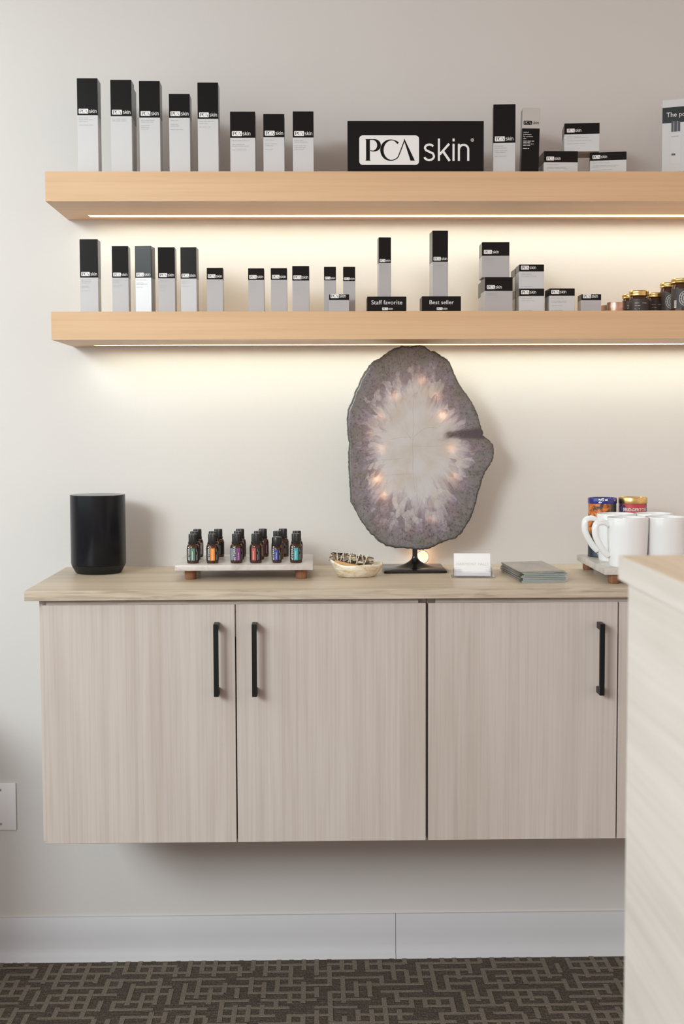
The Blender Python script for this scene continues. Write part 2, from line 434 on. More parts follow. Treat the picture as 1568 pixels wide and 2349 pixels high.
# ------------------------------------------------------------------ reception desk in the foreground
dx = .341; dy = -1.509
dk = thing('reception_desk', (dx, dy, 0), 'pale whitewashed oak reception desk, out of focus at the right edge', 'desk')
BM().box(0, .9, -.62, 0, 1.043, 1.07, .0012).build('desk_top', [M['desk_top']], dk)
BM().box(-.0008, 0, -.62, .0008, 1.0432, 1.0698).box(-.0008, .9, .0001, .0009, 1.0432, 1.0698).build('edge_band', M['desk'], dk)
BM().box(.0075, .0325, -.60, -.012, 0, 1.043, .001).build('side_panel', M['desk'], dk)
BM().box(.0325, .88, -.035, -.012, 0, 1.043, .001).build('back_panel', M['desk'], dk)
BM().box(.855, .88, -.60, -.035, 0, 1.043, .001).build('side_panel', M['desk'], dk)
BM().box(.0325, .855, -.55, -.035, .70, .725, .001).build('work_surface', M['desk'], dk)

# ------------------------------------------------------------------ the brand mark that is printed on every carton
def arc(cx, cz, rx, rz, a0, a1, k=14):
    return [(cx+rx*math.cos(math.radians(a0+(a1-a0)*i/k)), cz+rz*math.sin(math.radians(a0+(a1-a0)*i/k))) for i in range(k+1)]
def rounded(x0, x1, z0, z1, r, k=5):
    pts = []
    for cx, cz, a in ((x1-r, z1-r, 0), (x0+r, z1-r, 90), (x0+r, z0+r, 180), (x1-r, z0+r, 270)):
        pts += arc(cx, cz, r, r, a, a+90, k)
    return pts
def draw_mark(b_, plate=0, letter=1, word=0, reg=True, y=0, e=.02, wt=.082):
    b_.fan(rounded(0, 2.06, 0, 1, .12), y, plate)
    y2 = y-e
    b_.rect(.235, .365, .143, .873, y2, letter)
    b_.rect(.215, .385, .143, .165, y2-e*.2, letter); b_.rect(.215, .365, .851, .873, y2-e*.2, letter)
    a = arc(.47, .665, .21, .195, 90, -115, 20); k = len(a)
    pts = [(.33, .862)]+a; w_ = [.028]+[.028+.10*max(0, math.cos(math.radians(90-205*i/(k-1))))**1.3 for i in range(k)]
    b_.ribbon(pts, w_, y2-e*.1, letter)
    a = arc(1.10, .50, .32, .345, 42, 322, 30); k = len(a)
    b_.ribbon(a, [.03+.085*max(0, -math.cos(math.radians(42+280*i/(k-1))))**1.2 + (.05*(1-i/3) if i < 3 else 0) for i in range(k)], y2-e*.15, letter)
    b_.ribbon([(1.285, .205), (1.35, .29), (1.56, .83)], [.02, .032, .032], y2-e*.2, letter)
    b_.fan([(1.535, .855), (1.555, .885), (1.915, .143), (1.765, .143)][::-1], y2-e*.25, letter)
    # the word in thin sans strokes
    s = arc(2.41, .575, .155, .108, 20, 250, 14)+arc(2.425, .30, .16, .125, 80, -160, 14)
    s = [(2.575, .585)]+arc(2.415, .572, .150, .118, 28, 180, 12)+[(2.30, .50), (2.42, .445), (2.545, .385)]+arc(2.41, .29, .165, .125, 25, -168, 14)
    b_.ribbon(s[1:], wt, y, word)
    b_.rect(2.71, 2.71+wt, .135, .894, y, word)
    b_.ribbon([(2.78, .36), (3.10, .718)], wt*1.05, y-e*.1, word); b_.ribbon([(2.88, .475), (3.12, .135)], wt*1.15, y-e*.12, word)
    b_.rect(3.215, 3.215+wt, .135, .718, y, word); b_.rect(3.215, 3.215+wt, .80, .894, y, word)
    b_.rect(3.40, 3.40+wt, .135, .718, y, word)
    b_.ribbon([(3.44, .52)]+arc(3.60, .53, .16, .15, 160, 0, 12)+[(3.76, .135)], wt, y-e*.1, word)
    if reg:
        b_.ribbon(arc(3.90, .845, .048, .048, 0, 360, 16), .014, y, word)
        b_.rect(3.885, 3.895, .82, .87, y, word); b_.ribbon(arc(3.897, .857, .016, .013, 90, -90, 6), .009, y, word); b_.ribbon([(3.9, .845), (3.918, .82)], .009, y, word)
    return b_
def draw_mark_small(b_): return draw_mark(b_, reg=False, e=.004, wt=.088)
MARK = draw_mark_small(BM()).mesh('logo', [M['white_print'], M['ink']], normals=False)
MARK_INV = draw_mark_small(BM()).mesh('logo', [M['ink'], M['silver_card_top']], normals=False)
def words(b_, x, z, lens, h, gap, rng_, y=0, mi=0):
    """unreadably small print: one row of short dashes"""
    for L in lens:
        b_.rect(x, x+L, z, z+h, y, mi); x += L+gap
    return b_

# ------------------------------------------------------------------ skincare cartons
BOX = {}
def carton(key, label, group, tl, tr, bl, br, top, band, yf=-.19, base=None, rz=0, depth=None, pale='carton', cap='ink', mark=True,
           rows=(3,), text=None, tilt=0, name='skincare_box', foot=False, zt=None, dark=False):
    xl = at((tl+bl)/2, (top+band)/2+30, yf).x; xr = at((tr+br)/2, (top+band)/2+30, yf).x
    ztop = at((tl+tr)/2, top, yf).z if zt is None else zt
    zband = at((tl+tr)/2, band, yf).z
    zbase = base if isinstance(base, float) else BOX[base]['top'] if base else TOP_Z if group.endswith('top shelf') else LOW_Z
    zbase += .0002
    W = (xr-xl)/math.cos(rz); H = ztop-zbase; B = zband-zbase; D = depth or W
    t = thing(name, ((xl+xr)/2 - math.sin(rz)*D/2*1, yf+math.cos(rz)*D/2, zbase), label, 'product box', group, rz)
    if tilt: t.rotation_euler = (0, tilt, rz); t.location.z += abs(math.sin(tilt))*W/2
    BM().box(-W/2, W/2, -D/2, D/2, 0, B, .0005).build('carton', M[pale] if not dark else M['ink'], t)
    BM().box(-W/2, W/2, -D/2, D/2, B, H, .0005).build('cap_panel', M[cap], t)
    s = min(W*.88/3.86, .0078 if (W > .045 and H < .075 and group == GT) else .0082 if H < .075 else .0100); sx = -W/2+W*.07
    if mark:
        lo = link('logo', MARK if not dark else MARK_INV, t, (sx, -D/2-.00025, B+s*(.32 if H > .075 else .45) if not dark else B+s*.9)); lo.scale = (s, s, s)
    tm = BM(); z = B-s*.55; h = s*.115; rg = random.Random(key)
    if text:
        ink = 1 if dark else 0
        for ln, k in text:
            if ln: tm.add_mesh(text_mesh(ln, s*k), Matrix.Translation((sx, -D/2-.00025, z-s*k*.55)))
            z -= s*max(k, .3)*1.02
        z -= s*.2
    for r_ in rows:
        for _ in range(r_):
            x = sx; end = sx+W*rg.uniform(.35, .72)
            while x < end:
                L = min(rg.uniform(.006, .011)*W/.045, end-x)
                if L > .001: tm.rect(x, x+L, z-h, z, -D/2-.00025)
                x += L+.0012
            z -= s*.36
        z -= s*.4
    if foot: tm.rect(sx, sx+W*.08, s*.5, s*.5+h, -D/2-.00025); tm.rect(sx+W*.12, sx+W*.45, s*.5, s*.5+h, -D/2-.00025)
    if rows or text or foot: tm.build('print', M['grey_print'] if not dark else M['white_print'], t, normals=False)['kind'] = 'stuff'
    BOX[key] = dict(top=ztop, o=t, x=(xl+xr)/2)
    return t
GT, GL = 'boxed skincare products on the top shelf', 'boxed skincare products on the lower shelf'
SB = 'black and white skincare box'
carton('T1', 'tall '+SB+' at the far left end of the top shelf', GT, 172.7, 220.4, 181.3, 228, 179.4, 264, rows=(3, 1))
carton('T2', 'second tall '+SB+' from the left on the top shelf', GT, 250.4, 297.8, 256.8, 305.8, 183, 266.5, rows=(2,))
carton('T2b', 'box hidden behind the second tall box of the top shelf, only its edge showing', GT, 258, 305, 261, 308.5, 201, 282, yf=-.135, rows=())
carton('T3', 'third tall '+SB+' from the left on the top shelf', GT, 316.5, 364, 321.9, 369.3, 185.5, 269.5, rows=(2, 3))
carton('T4', 'shorter of the five slim left boxes on the top shelf, fourth from the left', GT, 385.4, 432.8, 389.7, 437.6, 215.3, 270, rows=(1, 2, 1))
carton('T5', 'tall slim '+SB+', fifth from the left on the top shelf', GT, 451.3, 498.5, 454.8, 502.2, 189.2, 272.4, rows=(2, 1))
carton('T6', 'widest of the three medium-height boxes left of the logo sign', GT, 526.6, 583.4, 528.8, 586.6, 255.9, 315.8, rows=(1, 2, 1), depth=.045)
carton('T7', 'middle of the three medium-height boxes left of the logo sign', GT, 603.2, 650.9, 604.3, 653, 261.4, 314.7, rows=(1, 2, 1))
carton('T8', 'medium-height '+SB+' nearest the logo sign on its left side', GT, 670.7, 718.7, 671.8, 719.2, 255.3, 315.3, rows=(2, 3))
carton('T9', 'tall '+SB+' standing directly right of the logo sign', GT, 1132.2, 1183, 1130, 1179.4, 239.1, 327.6, rz=-0.09,
       text=[('perfecting', .42), ('neck & décolleté', .36)], rows=(2, 1))
carton('T10', 'leaning black box with a silver top right of the logo sign', GT, 1198.8, 1239, 1191, 1230.4, 248.3, 295, yf=-.2, dark=True, cap='silver_card_top', tilt=.022,
       text=[('', .3), ('retinol', .5), ('treatment', .5), ('for sensitive', .5), ('skin', .5)], rows=(4, 1), rz=-0.05)
carton('T12', 'squat black and white jar box at lower left of the three-box pyramid', GT, 1247.8, 1325.4, 1246, 1323.9, 346.5, 372, yf=-.2, rows=(1, 2), rz=0.015, depth=.075)
carton('T13', 'squat jar box turned left at lower right of the three-box pyramid', GT, 1354.3, 1435, 1353, 1433.7, 342, 367.5, yf=-.19, rz=-0.18, rows=(1, 2, 1), depth=.07, zt=BOX['T12']['top'])
carton('T11', 'squat jar box on top of the three-box pyramid on the top shelf', GT, 1295.5, 1374.6, 1293.4, 1372.2, 282.3, 307.3, yf=-.195, base='T12', rz=-0.11, rows=(2, 1, 1), depth=.07)

carton('L1', 'tallest black and grey box at the left end of the lower shelf', GL, 181, 222.6, 185.6, 227.2, 548.6, 636.5, rows=(3, 2, 1), pale='carton2')
carton('L2', 'second box from the left on the lower shelf, black over grey', GL, 253.6, 291.8, 260.2, 297.2, 564.5, 636.9, rows=(3, 2), pale='carton2')
carton('L3', 'bright reflecting box turned left, third from the left on the lower shelf', GL, 307.3, 344.9, 311.6, 349.2, 564.3, 637, rz=-.13, rows=(1, 2, 1), pale='carton2')
carton('L4', 'fourth box from the left on the lower shelf, between two reflecting boxes', GL, 361.2, 400, 363.5, 402.3, 567, 638.3, rows=(2, 3, 1), pale='carton2')
carton('L5', 'fifth box from the left on the lower shelf, slightly turned', GL, 412.3, 449.4, 415.2, 451.7, 567, 639, rz=-.06, rows=(3, 1), pale='carton2')
carton('L6', 'short single box standing sixth from the left on the lower shelf', GL, 473.8, 510.5, 474.6, 512, 614.3, 640.6, rows=(2, 1, 1), foot=True, pale='carton2')
carton('L7', 'leftmost of the three equal short boxes in the middle of the lower shelf', GL, 568.7, 604.8, 569, 606.2, 615.5, 642, rows=(2, 3, 1), foot=True, pale='carton2')
carton('L8', 'short box between its two like neighbours in the middle of the lower shelf', GL, 620.6, 657.3, 621.2, 658.7, 615, 641.8, rows=(2, 1, 1), foot=True, pale='carton2')
carton('L9', 'widest and rightmost of the three short boxes in the middle of the lower shelf', GL, 670.2, 708.8, 670, 709.3, 610.2, 643.4, rows=(2, 3, 1), foot=True, pale='carton2')
carton('L10', 'narrow box behind the left of the small square box on the lower shelf', GL, 742.3, 769.6, 743.6, 771, 612, 643, rows=(2, 2, 1), pale='carton2', yf=-.18)
carton('L11', 'narrow box behind the right of the small square box on the lower shelf', GL, 786.4, 813.8, 787.5, 814.8, 612, 644.5, rows=(2, 3), pale='carton2', yf=-.18)
carton('L12', 'small square box in front of two narrow boxes on the lower shelf', GL, 755, 800.4, 754.3, 800.4, 675.3, 687.9, yf=-.235, rows=(1, 1, 1), depth=.03, pale='carton2')

# ------------------------------------------------------------------ signs on the shelves
p, q = at(796.5, 277, -.2), at(1108.8, 398, -.2)
sg = thing('logo_sign', ((p.x+q.x)/2, -.2, TOP_Z), 'large black sign with white logo lettering on the top shelf', 'sign')
W, H = q.x-p.x, p.z-TOP_Z
BM().box(-W/2, W/2, 0, .012, .0002, H, .0006).build('panel', M['sign'], sg)
s = size(378.3-312.7, -.2); lx = at(823.5, 345, -.2).x-sg.location.x; lz = at(890, 378.3, -.2).z-TOP_Z
lo = draw_mark(BM(), e=.005, wt=.074).build('logo', [M['white_print'], M['sign']], sg, (lx, -.0004, lz), normals=False); lo.scale = (s, s, s)
for key, txt, x0, x1, z0, lab in (('S1', 'Staff favorite', 841.9, 931.6, 680.4, 'black riser sign reading Staff favorite on the lower shelf'),
                                  ('S2', 'Best seller', 967.2, 1056.7, 679.6, 'black riser sign reading Best seller on the lower shelf')):
    yf = -.22; a, c = at(x0, z0, yf), at(x1, z0, yf); W = c.x-a.x; H = a.z-LOW_Z
    t = thing('riser_sign', ((a.x+c.x)/2, yf, LOW_Z), lab, 'sign', 'riser signs on the lower shelf')
    BM().box(-W/2, W/2, 0, .06, .0002, H, .0005).build('block', M['sign'], t)
    me_, sc_m = fit_text(txt, W*(.79 if key == 'S1' else .62), 'CENTER'); BM().add_mesh(me_, Matrix.Translation((0, -.0003, H*.50)) @ sc_m).build('lettering', M['white_print'], t, normals=False)
    s_ = .0058; g = link('logo', MARK, t, (-s_*1.93+.0015, -.0003, H*.13)); g.scale = (s_,)*3
    BOX[key] = dict(top=a.z)
carton('L13', 'slim tall box standing on the Staff favorite riser', GL, 868.1, 896.3, 868.3, 896.4, 544.3, 603, yf=-.21, base='S1', rows=(3, 3, 1), foot=True, pale='carton2', depth=.03, rz=0.055)
carton('L14', 'taller box standing on the Best seller riser', GL, 991.5, 1027.3, 991, 1027, 529, 600.3, yf=-.21, base='S2', rows=(4,), foot=True, pale='carton2', depth=.045, rz=0.055)
HM = [('hyaluronic acid', .42), ('overnight mask', .42)]; CH = [('collagen hydrator', .4)]
carton('L16', 'lower hyaluronic mask box of the stack of two, right of the risers', GL, 1111.8, 1175.5, 1111, 1175, 635.6, 667.2, yf=-.2, text=HM, rows=(1, 1), foot=True, pale='carton2', rz=0.03)
carton('L15', 'upper hyaluronic mask box of the stack of two, right of the risers', GL, 1105, 1167.6, 1104.5, 1167.6, 555.5, 586.6, yf=-.193, base='L16', text=HM, rows=(1, 1), foot=True, pale='carton2', rz=-0.015)
carton('L17', 'pale box peeping out behind the lower hyaluronic mask box', GL, 1102, 1150, 1102, 1150, 647, 681, yf=-.135, rows=(), pale='carton2')
carton('L21', 'lower collagen box of the front stack of two on the lower shelf', GL, 1190.4, 1247.4, 1190.4, 1247.4, 662.2, 678.8, yf=-.2, text=CH, rows=(1, 0), foot=True)
carton('L18', 'upper collagen box of the front stack of two on the lower shelf', GL, 1190.4, 1247.2, 1190, 1247, 606.8, 622.6, yf=-.198, base='L21', text=CH, rows=(1, 0), foot=True)
carton('L20', 'lower box standing behind the front collagen stack', GL, 1180.5, 1237, 1180.5, 1237, 667, 684, yf=-.13, rows=(), depth=.06, pale='carton2')
carton('L19', 'upper box standing behind the front collagen stack', GL, 1180.5, 1237, 1180.5, 1237, 616, 634, yf=-.13, base='L20', rows=(), depth=.06, pale='carton2')
carton('L22', 'single squat box right of the collagen stack on the lower shelf', GL, 1259.4, 1317.7, 1259.4, 1317.5, 661.5, 678.3, yf=-.2, rows=(1, 2, 1), foot=True, rz=0.015)
carton('L23', 'smallest squat box, just left of the copper tins on the lower shelf', GL, 1333, 1378, 1332.5, 1377.8, 674.8, 688.2, yf=-.2, rows=(1, 1), foot=True, pale='carton2', rz=0.0)

# display card at the right end of the top shelf
a = at(1517, 392, -.1); rz = .38
t = thing('display_card', (a.x, -.1, TOP_Z), 'white printed display card with a black heading at right end of the top shelf', 'display card', None, -rz)
H = at(1523.6, 230.7, -.1).z-TOP_Z; W = .13
BM().box(0, W, 0, .003, .0002, H).box(.04, .09, .003, .004, .0002, H*.7).build('board', M['carton'], t)
zb0, zb1 = at(1520, 283.6, -.1).z-TOP_Z, at(1521, 247.8, -.1).z-TOP_Z
BM().rect(0, W, zb0, zb1, -.0003).build('heading_band', M['ink'], t, normals=False)
BM().add_mesh(text_mesh('The power', .0138, 'LEFT', 3), Matrix.Translation((.0085, -.0006, zb0+.0125))).build('lettering', M['white_print'], t, normals=False)
BM().add_mesh(text_mesh('The solution', .0082, 'LEFT', 3, 1.0, .00012), Matrix.Translation((.0135, -.0004, .0205))).build('lettering', M['ink'], t, normals=False)
pc = BM()
for k in range(3):
    x = .018+k*.034
    pc.rect(x+.001, x+.0195, zb0-.019, zb0+.003, -.0005, 0); pc.rect(x+.0055, x+.0068, zb0-.019, zb0+.003, -.0007, 2); pc.rect(x+.0135, x+.0148, zb0-.019, zb0+.003, -.0007, 2)
    pc.rect(x-.001, x+.0215, .042, zb0-.021, -.0004, 1); pc.rect(x+.001, x+.016, zb0-.03, zb0-.028, -.0006, 2)
    pc.rect(x+.002, x+.010, .060, .064, -.0006, 0)
pc.build('product_picture', [mat('navy_print', (.028, .026, .045), .4), mat('faint_grey_print', (.62, .615, .62), .5), M['grey_print']], t, normals=False)

# ------------------------------------------------------------------ jars and tins on the lower shelf
def ridged(r0, r1, n_):
    def fn(p, a):
        k = r1/r0 if int(a/(2*PI)*n_*2+.5) % 2 else 1
        return Vector((p.x*k, p.y*k, p.z))
    return fn
def gold_jar(px0, px1, top, lidbot, y, label, tall=False, barcode=False, word=True):
    R = size((px1-px0)/2, y); c = at((px0+px1)/2, top, y); H = c.z-LOW_Z; B = at((px0+px1)/2, lidbot, y).z-LOW_Z
    t = thing('cosmetic_jar', (c.x, y, LOW_Z+.0002), label, 'jar', 'gold-lidded jars on the lower shelf')
    BM().lathe([(0, 0), (R*.9, 0), (R*.97, R*.06), (R*.97, B*.82), (R*.9, B*.93), (R*.84, B), (0, B)], 40).build('jar_body', M['jar_glass'], t, smooth=True, angle=40)
    h = H-B; Rl = R*.985
    BM().lathe([(0, B), (Rl, B+h*.02), (Rl*1.02, B+h*.12), (Rl*.985, B+h*.3), (Rl*.985, B+h*.4), (Rl*1.01, B+h*.5), (Rl*1.01, B+h*.88), (Rl*.96, H), (Rl*.9, H-h*.03), (0, H-h*.03)], 48).build('lid', M['gold'], t, smooth=True, angle=40)
    z0, z1 = B*.12, B*.80; Rw = R*.975
    lb = BM(); k = 36
    for i in range(k):
        x0, x1 = (-1+2*i/k)*PI*.82*Rw, (-1+2*(i+1)/k)*PI*.82*Rw
        lb.rect(x0, x1, z0, z1)
    bmesh.ops.remove_doubles(lb.b, verts=lb.b.verts, dist=1e-6)
    lo_ = lb.wrap(Rw).build('label', M['jar_label'], t, normals=False)
    pr = BM()
    if tall:
        cz = (z0+z1)/2; rr = (z1-z0)*.40; cx = R*.12
        pr.ribbon(arc(cx, cz, rr, rr, 0, 360, 32), rr*.10, -.0003, 0)
        for q_ in (.74, .5, .26): pr.ribbon(arc(cx, cz, rr*q_, rr*q_, 0, 360, 28), rr*.13, -.0003, 0)
        for i in range(16):
            a_ = 2*PI*i/16; pr.ribbon([(cx+rr*.2*math.cos(a_), cz+rr*.2*math.sin(a_)), (cx+rr*.9*math.cos(a_), cz+rr*.9*math.sin(a_))], rr*.07, -.0004, 0)
    elif word:
        for zz, lens in ((.62, (.3, .5, .35)), (.40, (.2, .3)), (.12, (.5,))):
            x = -R*.62
            for L in lens: pr.rect(x, x+L*R, z0+(z1-z0)*zz, z0+(z1-z0)*zz+.0013, -.0003, 0); x += L*R+R*.06
    if barcode:
        x = -R*1.02
        pr.rect(x, x+R*.22, z0+.001, z0+(z1-z0)*.42, -.0003, 1)
        for i in range(9): pr.rect(x+R*.02, x+R*.20, z0+.003+i*(z1-z0)*.04, z0+.003+(i+.4)*(z1-z0)*.04, -.0005, 2)
    if pr.b.verts: pr.wrap(Rw).build('print', [M['emblem'], M['white_print'], M['ink']], lo_, normals=False)['kind'] = 'stuff'
def tin(px0, px1, top, y, label, H=None):
    R = size((px1-px0)/2, y); c = at((px0+px1)/2, top, y); H = c.z-LOW_Z
    t = thing('balm_tin', (c.x, y, LOW_Z+.0002), label, 'tin', 'copper tins on the lower shelf')
    BM().lathe([(0, 0), (R*.95, 0), (R*.97, .001), (R*.97, H*.5), (0, H*.5)], 40).build('tin_base', M['copper'], t, smooth=True, angle=40)
    BM().lathe([(0, H*.42), (R, H*.42), (R*1.01, H*.47), (R, H*.52), (R, H*.9), (R*.97, H), (R*.86, H), (R*.84, H*.93), (0, H*.93)], 40).build('lid', M['copper'], t, smooth=True, angle=40)
tin(1378.6, 1416, 701, -.12, 'small copper tin behind the larger one, left of the gold-lidded jars')
tin(1391.6, 1433, 694.5, -.185, 'larger copper screw tin in front, left of the gold-lidded jars')
gold_jar(1426, 1466, 676, 686, -.12, 'short gold-lidded dark jar behind, nearest the copper tins')
gold_jar(1442.3, 1486.6, 667.5, 680, -.185, 'short gold-lidded dark jar in front of the two other short jars')
gold_jar(1484, 1520, 672.6, 682.8, -.135, 'short gold-lidded dark jar between the front short jar and the tall jars')
gold_jar(1513, 1557, 649.7, 660.8, -.145, 'tall gold-lidded jar behind, with a grey round emblem half hidden', tall=True)
gold_jar(1539, 1592, 640.6, 651.3, -.2, 'tall gold-lidded jar cut by the right edge of the photo', tall=True, barcode=True)

# ------------------------------------------------------------------ worktop objects
def lever(t_, x): return t_
# speaker
y = -.118; a, c = at(162.5, 1220, y), at(287.5, 1220, y); R = (c.x-a.x)/2; zt = at(225, 1134.5, y).z-CT_Z
t = thing('speaker', ((a.x+c.x)/2, y, CT_Z+.0002), 'black cylindrical speaker standing at the left end of the worktop', 'speaker')
BM().lathe([(0, .018), (R*.985, .018), (R, .021), (R*1.0, zt-.007), (R, zt-.0065), (R, zt-.0012), (R*.99, zt-.0004), (R*.97, zt-.0012), (0, zt-.0012)], 96, sy=1.06).build('grille_body', M['speaker'], t, smooth=True, angle=30)
BM().lathe([(0, 0), (R*.80, 0), (R*.84, .002), (R*.985, .0178), (0, .0178)], 96, sy=1.06).build('base', M['speaker_base'], t, smooth=True, angle=30)
BM().lathe([(0, zt-.0013), (R*.965, zt-.0013), (R*.965, zt-.0002), (R*.95, zt), (0, zt)], 96, sy=1.06).build('control_top', M['speaker_top'], t, smooth=True, angle=30)

# marble tray with wooden feet
def tray(x0, x1, y0, y1, zt_, thick, label, feet):
    t = thing('marble_tray', ((x0+x1)/2, (y0+y1)/2, CT_Z), label, 'tray', 'marble trays on wooden feet')
    w_, d_ = (x1-x0)/2, (y1-y0)/2; h = zt_-CT_Z
    BM().box(-w_, w_, -d_, d_, h-thick, h, .0012, 2).build('marble_slab', M['marble'], t, smooth=True, angle=30)
    for fx, fy in feet:
        BM().lathe([(0, .0003), (.0105, .0003), (.0118, .002), (.0122, h-thick), (0, h-thick)], 28, (fx-(x0+x1)/2, fy-(y0+y1)/2, 0)).build('foot', M['walnut'], t, smooth=True, angle=40)
    return t
TZ = .9325
tray(-.2871, -.0058, -.285, -.066, TZ, .0115, 'marble tray on wooden feet holding the essential oil bottles', [(-.258, -.252), (-.03, -.252), (-.262, -.095), (-.032, -.095)])
tray(.5695, .79, -.385, -.1, TZ, .0135, 'marble tray on wooden feet holding white mugs and tea tins', [(.592, -.365), (.765, -.365), (.592, -.115), (.765, -.115)])

# essential oil bottles
BOT = {}
def bottle_meshes():
    R, H = .0126, .060
    BOT['glass'] = BM().lathe([(0, 0), (R*.9, 0), (R, .0015), (R, .033), (R*.93, .0365), (R*.72, .0395), (R*.6, .0405), (0, .0405)], 32).mesh('glass', M['amber'], True, 50)
    cap_ = BM().lathe([(0, .0395), (.0095, .0395), (.0098, .041), (.0098, .0437), (.0091, .0442), (0, .0442)], 36)
    cap_.lathe([(0, .0443), (.0089, .0443), (.0089, .058), (.0083, .060), (0, .060)], 72, fn=ridged(.0089, .0086, 36))
    BOT['cap'] = cap_.mesh('cap', M['cap'], True, 30)
    R2 = .0097
    BOT['glass_s'] = BM().lathe([(0, 0), (R2*.9, 0), (R2, .0012), (R2, .030), (R2*.8, .033), (R2*.7, .034), (0, .034)], 28).mesh('glass', M['amber'], True, 50)
    BOT['cap_s'] = BM().lathe([(0, .0325), (.0074, .0325), (.0078, .036), (.0104, .0372), (.0108, .039), (.0108, .050), (.0100, .0525), (.006, .054), (0, .054)], 40).mesh('cap', M['cap'], True, 40)
bottle_meshes()
def wrapped_label(name, R, x0, x1, z0, z1, m_, parent, off=0):
    k = max(3, int((x1-x0)/R*6)); b_ = BM()
    for i in range(k): b_.rect(x0+(x1-x0)*i/k, x0+(x1-x0)*(i+1)/k, z0, z1, -off)
    bmesh.ops.remove_doubles(b_.b, verts=b_.b.verts, dist=1e-6)
    return b_.wrap(R).build(name, m_, parent, smooth=True, normals=False)
def oil_bottle(px, row, ink, label, turn=0, word='', ink2=None, small=False, brand=True):
    y = {'f': -.242, 'm': -.172, 'r': -.112}[row]
    x = at(px, {'f': 1265, 'm': 1255, 'r': 1245}[row], y).x
    t = thing('oil_bottle', (x, y, TZ+.0002), label, 'bottle', 'essential oil bottles on the marble tray', turn)
    link('glass', BOT['glass_s' if small else 'glass'], t); link('cap', BOT['cap_s' if small else 'cap'], t)
    R = .0099 if small else .0128; z0, z1 = .005, .028 if small else .032
    lb = wrapped_label('label', R, -R*2.6, R*2.6, z0, z1, M['label_black'], t)
    pa = wrapped_label('colour_panel', R+.0002, -R*.34, R*.38, z0+.0008, z1-.0006, M[ink], lb)
    if ink2: wrapped_label('colour_panel', R+.0002, -R*1.5, -R*.9, z0+.0008, z1-.0006, M[ink2], lb)
    b_ = BM(); RT = Matrix.Rotation(-PI/2, 4, 'Y')
    if brand: b_.add_mesh(text_mesh('dōTERRA', .0072, 'LEFT', 2, 1.0, .0), Matrix.Translation((-R*.44, -.0005, z0+.0008)) @ RT)
    if word: b_.add_mesh(text_mesh(word, .0042, 'LEFT', 2), Matrix.Translation((R*.12, -.0005, z0+.002)) @ RT)
    else:
        b_.rect(-R*.05, R*.02, z0+.003, z0+(z1-z0)*.75, -.0005)
    b_.rect(R*.62, R*.66, z0+.002, z0+(z1-z0)*.5, -.0004); b_.rect(R*.62, R*.66, z0+(z1-z0)*.7, z1-.002, -.0004); b_.rect(R*.85, R*.88, z0+.002, z0+(z1-z0)*.75, -.0004)
    b_.wrap(R).build('lettering', M['white_ink'], lb, normals=False)
    return t
FR = 'front-row amber oil bottle with a %s label'
oil_bottle(442.5, 'f', 'green', FR % 'green', .0)
oil_bottle(487, 'f', 'orange', FR % 'bright orange', .08, 'Wild Orange')
oil_bottle(542, 'f', 'purple', FR % 'purple', .35, 'Lavender', 'slate')
oil_bottle(586.4, 'f', 'red', FR % 'red', -.35, brand=False)
oil_bottle(635, 'f', 'blue', 'small front-row oil bottle with blue label and wide black cap', -.1, small=True)
oil_bottle(678.6, 'f', 'teal', FR % 'teal', .0)
MR = 'middle-row amber oil bottle directly behind the %s one'
oil_bottle(446, 'm', 'silver', MR % 'green-labelled', .6)
oil_bottle(488.5, 'm', 'plum', MR % 'orange-labelled', .6)
oil_bottle(546, 'm', 'plum', MR % 'purple-labelled', .6)
oil_bottle(592, 'm', 'rust', MR % 'red-labelled', .7)
oil_bottle(636, 'm', 'rust', MR % 'blue-labelled', .6)
oil_bottle(680.5, 'm', 'silver', MR % 'teal-labelled', .6)
oil_bottle(452.7, 'r', 'silver', 'rear-row amber oil bottle at the left end of the tray', .7)
oil_bottle(500.5, 'r', 'rust', 'rear-row amber oil bottle showing right of the orange-labelled one', -.5, ink2='silver', brand=False)
oil_bottle(550.5, 'r', 'plum', 'rear-row amber oil bottle behind the purple-labelled column', .7)
oil_bottle(602.5, 'r', 'plum', 'rear-row amber oil bottle showing right of the red-labelled one', .7)
oil_bottle(648.5, 'r', 'ochre', 'rear-row amber oil bottle with an olive yellow label', -.3, brand=False)

# onyx bowl, sage bundle, palo santo stick
by = -.222; bc = at(817, 1322, by); R = size(60, by)
def bowl_fn(p, a):
    k = 1+.06*math.sin(2*a+.6)+.03*math.sin(3*a)
    lift = max(0, math.cos(a-PI*.97))**3*.011*(p.z/.03)
    return Vector((p.x*k, p.y*k*.8, p.z+lift*(1 if p.z > .006 else 0)+.0012*math.sin(4*a)*(p.z/.03)))
bh = .027
t = BM().lathe([(0, .0004), (R*.68, .0004), (R*.72, .002), (R*.86, .012), (R*.97, bh*.85), (R*.985, bh), (R*.93, bh), (R*.82, .013), (R*.6, .006), (0, .0055)], 56, fn=bowl_fn).build('bowl', M['onyx'], None, (bc.x, by, CT_Z+.0002), smooth=True)
tag(t, 'small cream onyx bowl holding a sage bundle', 'bowl')
a, c = at(757, 1277, by), at(855, 1287.5, by)
ax = (c-a); L = ax.length; mid = (a+c)/2; mid.z += .0
sb = thing('sage_bundle', mid, 'dried sage bundle wound with white string, lying in the bowl', 'sage bundle')
ang = math.atan2(-ax.z, ax.x); sb.rotation_euler = (0, ang, 0)
rg = random.Random(3); Rb = .0102
core = BM().lathe([(0, -L/2+.006), (Rb*.6, -L/2+.006), (Rb*.84, -L/2+.012), (Rb*.84, L/2-.012), (Rb*.6, L/2-.006), (0, L/2-.006)], 20)
core.move(Matrix.Rotation(PI/2, 4, 'Y'))
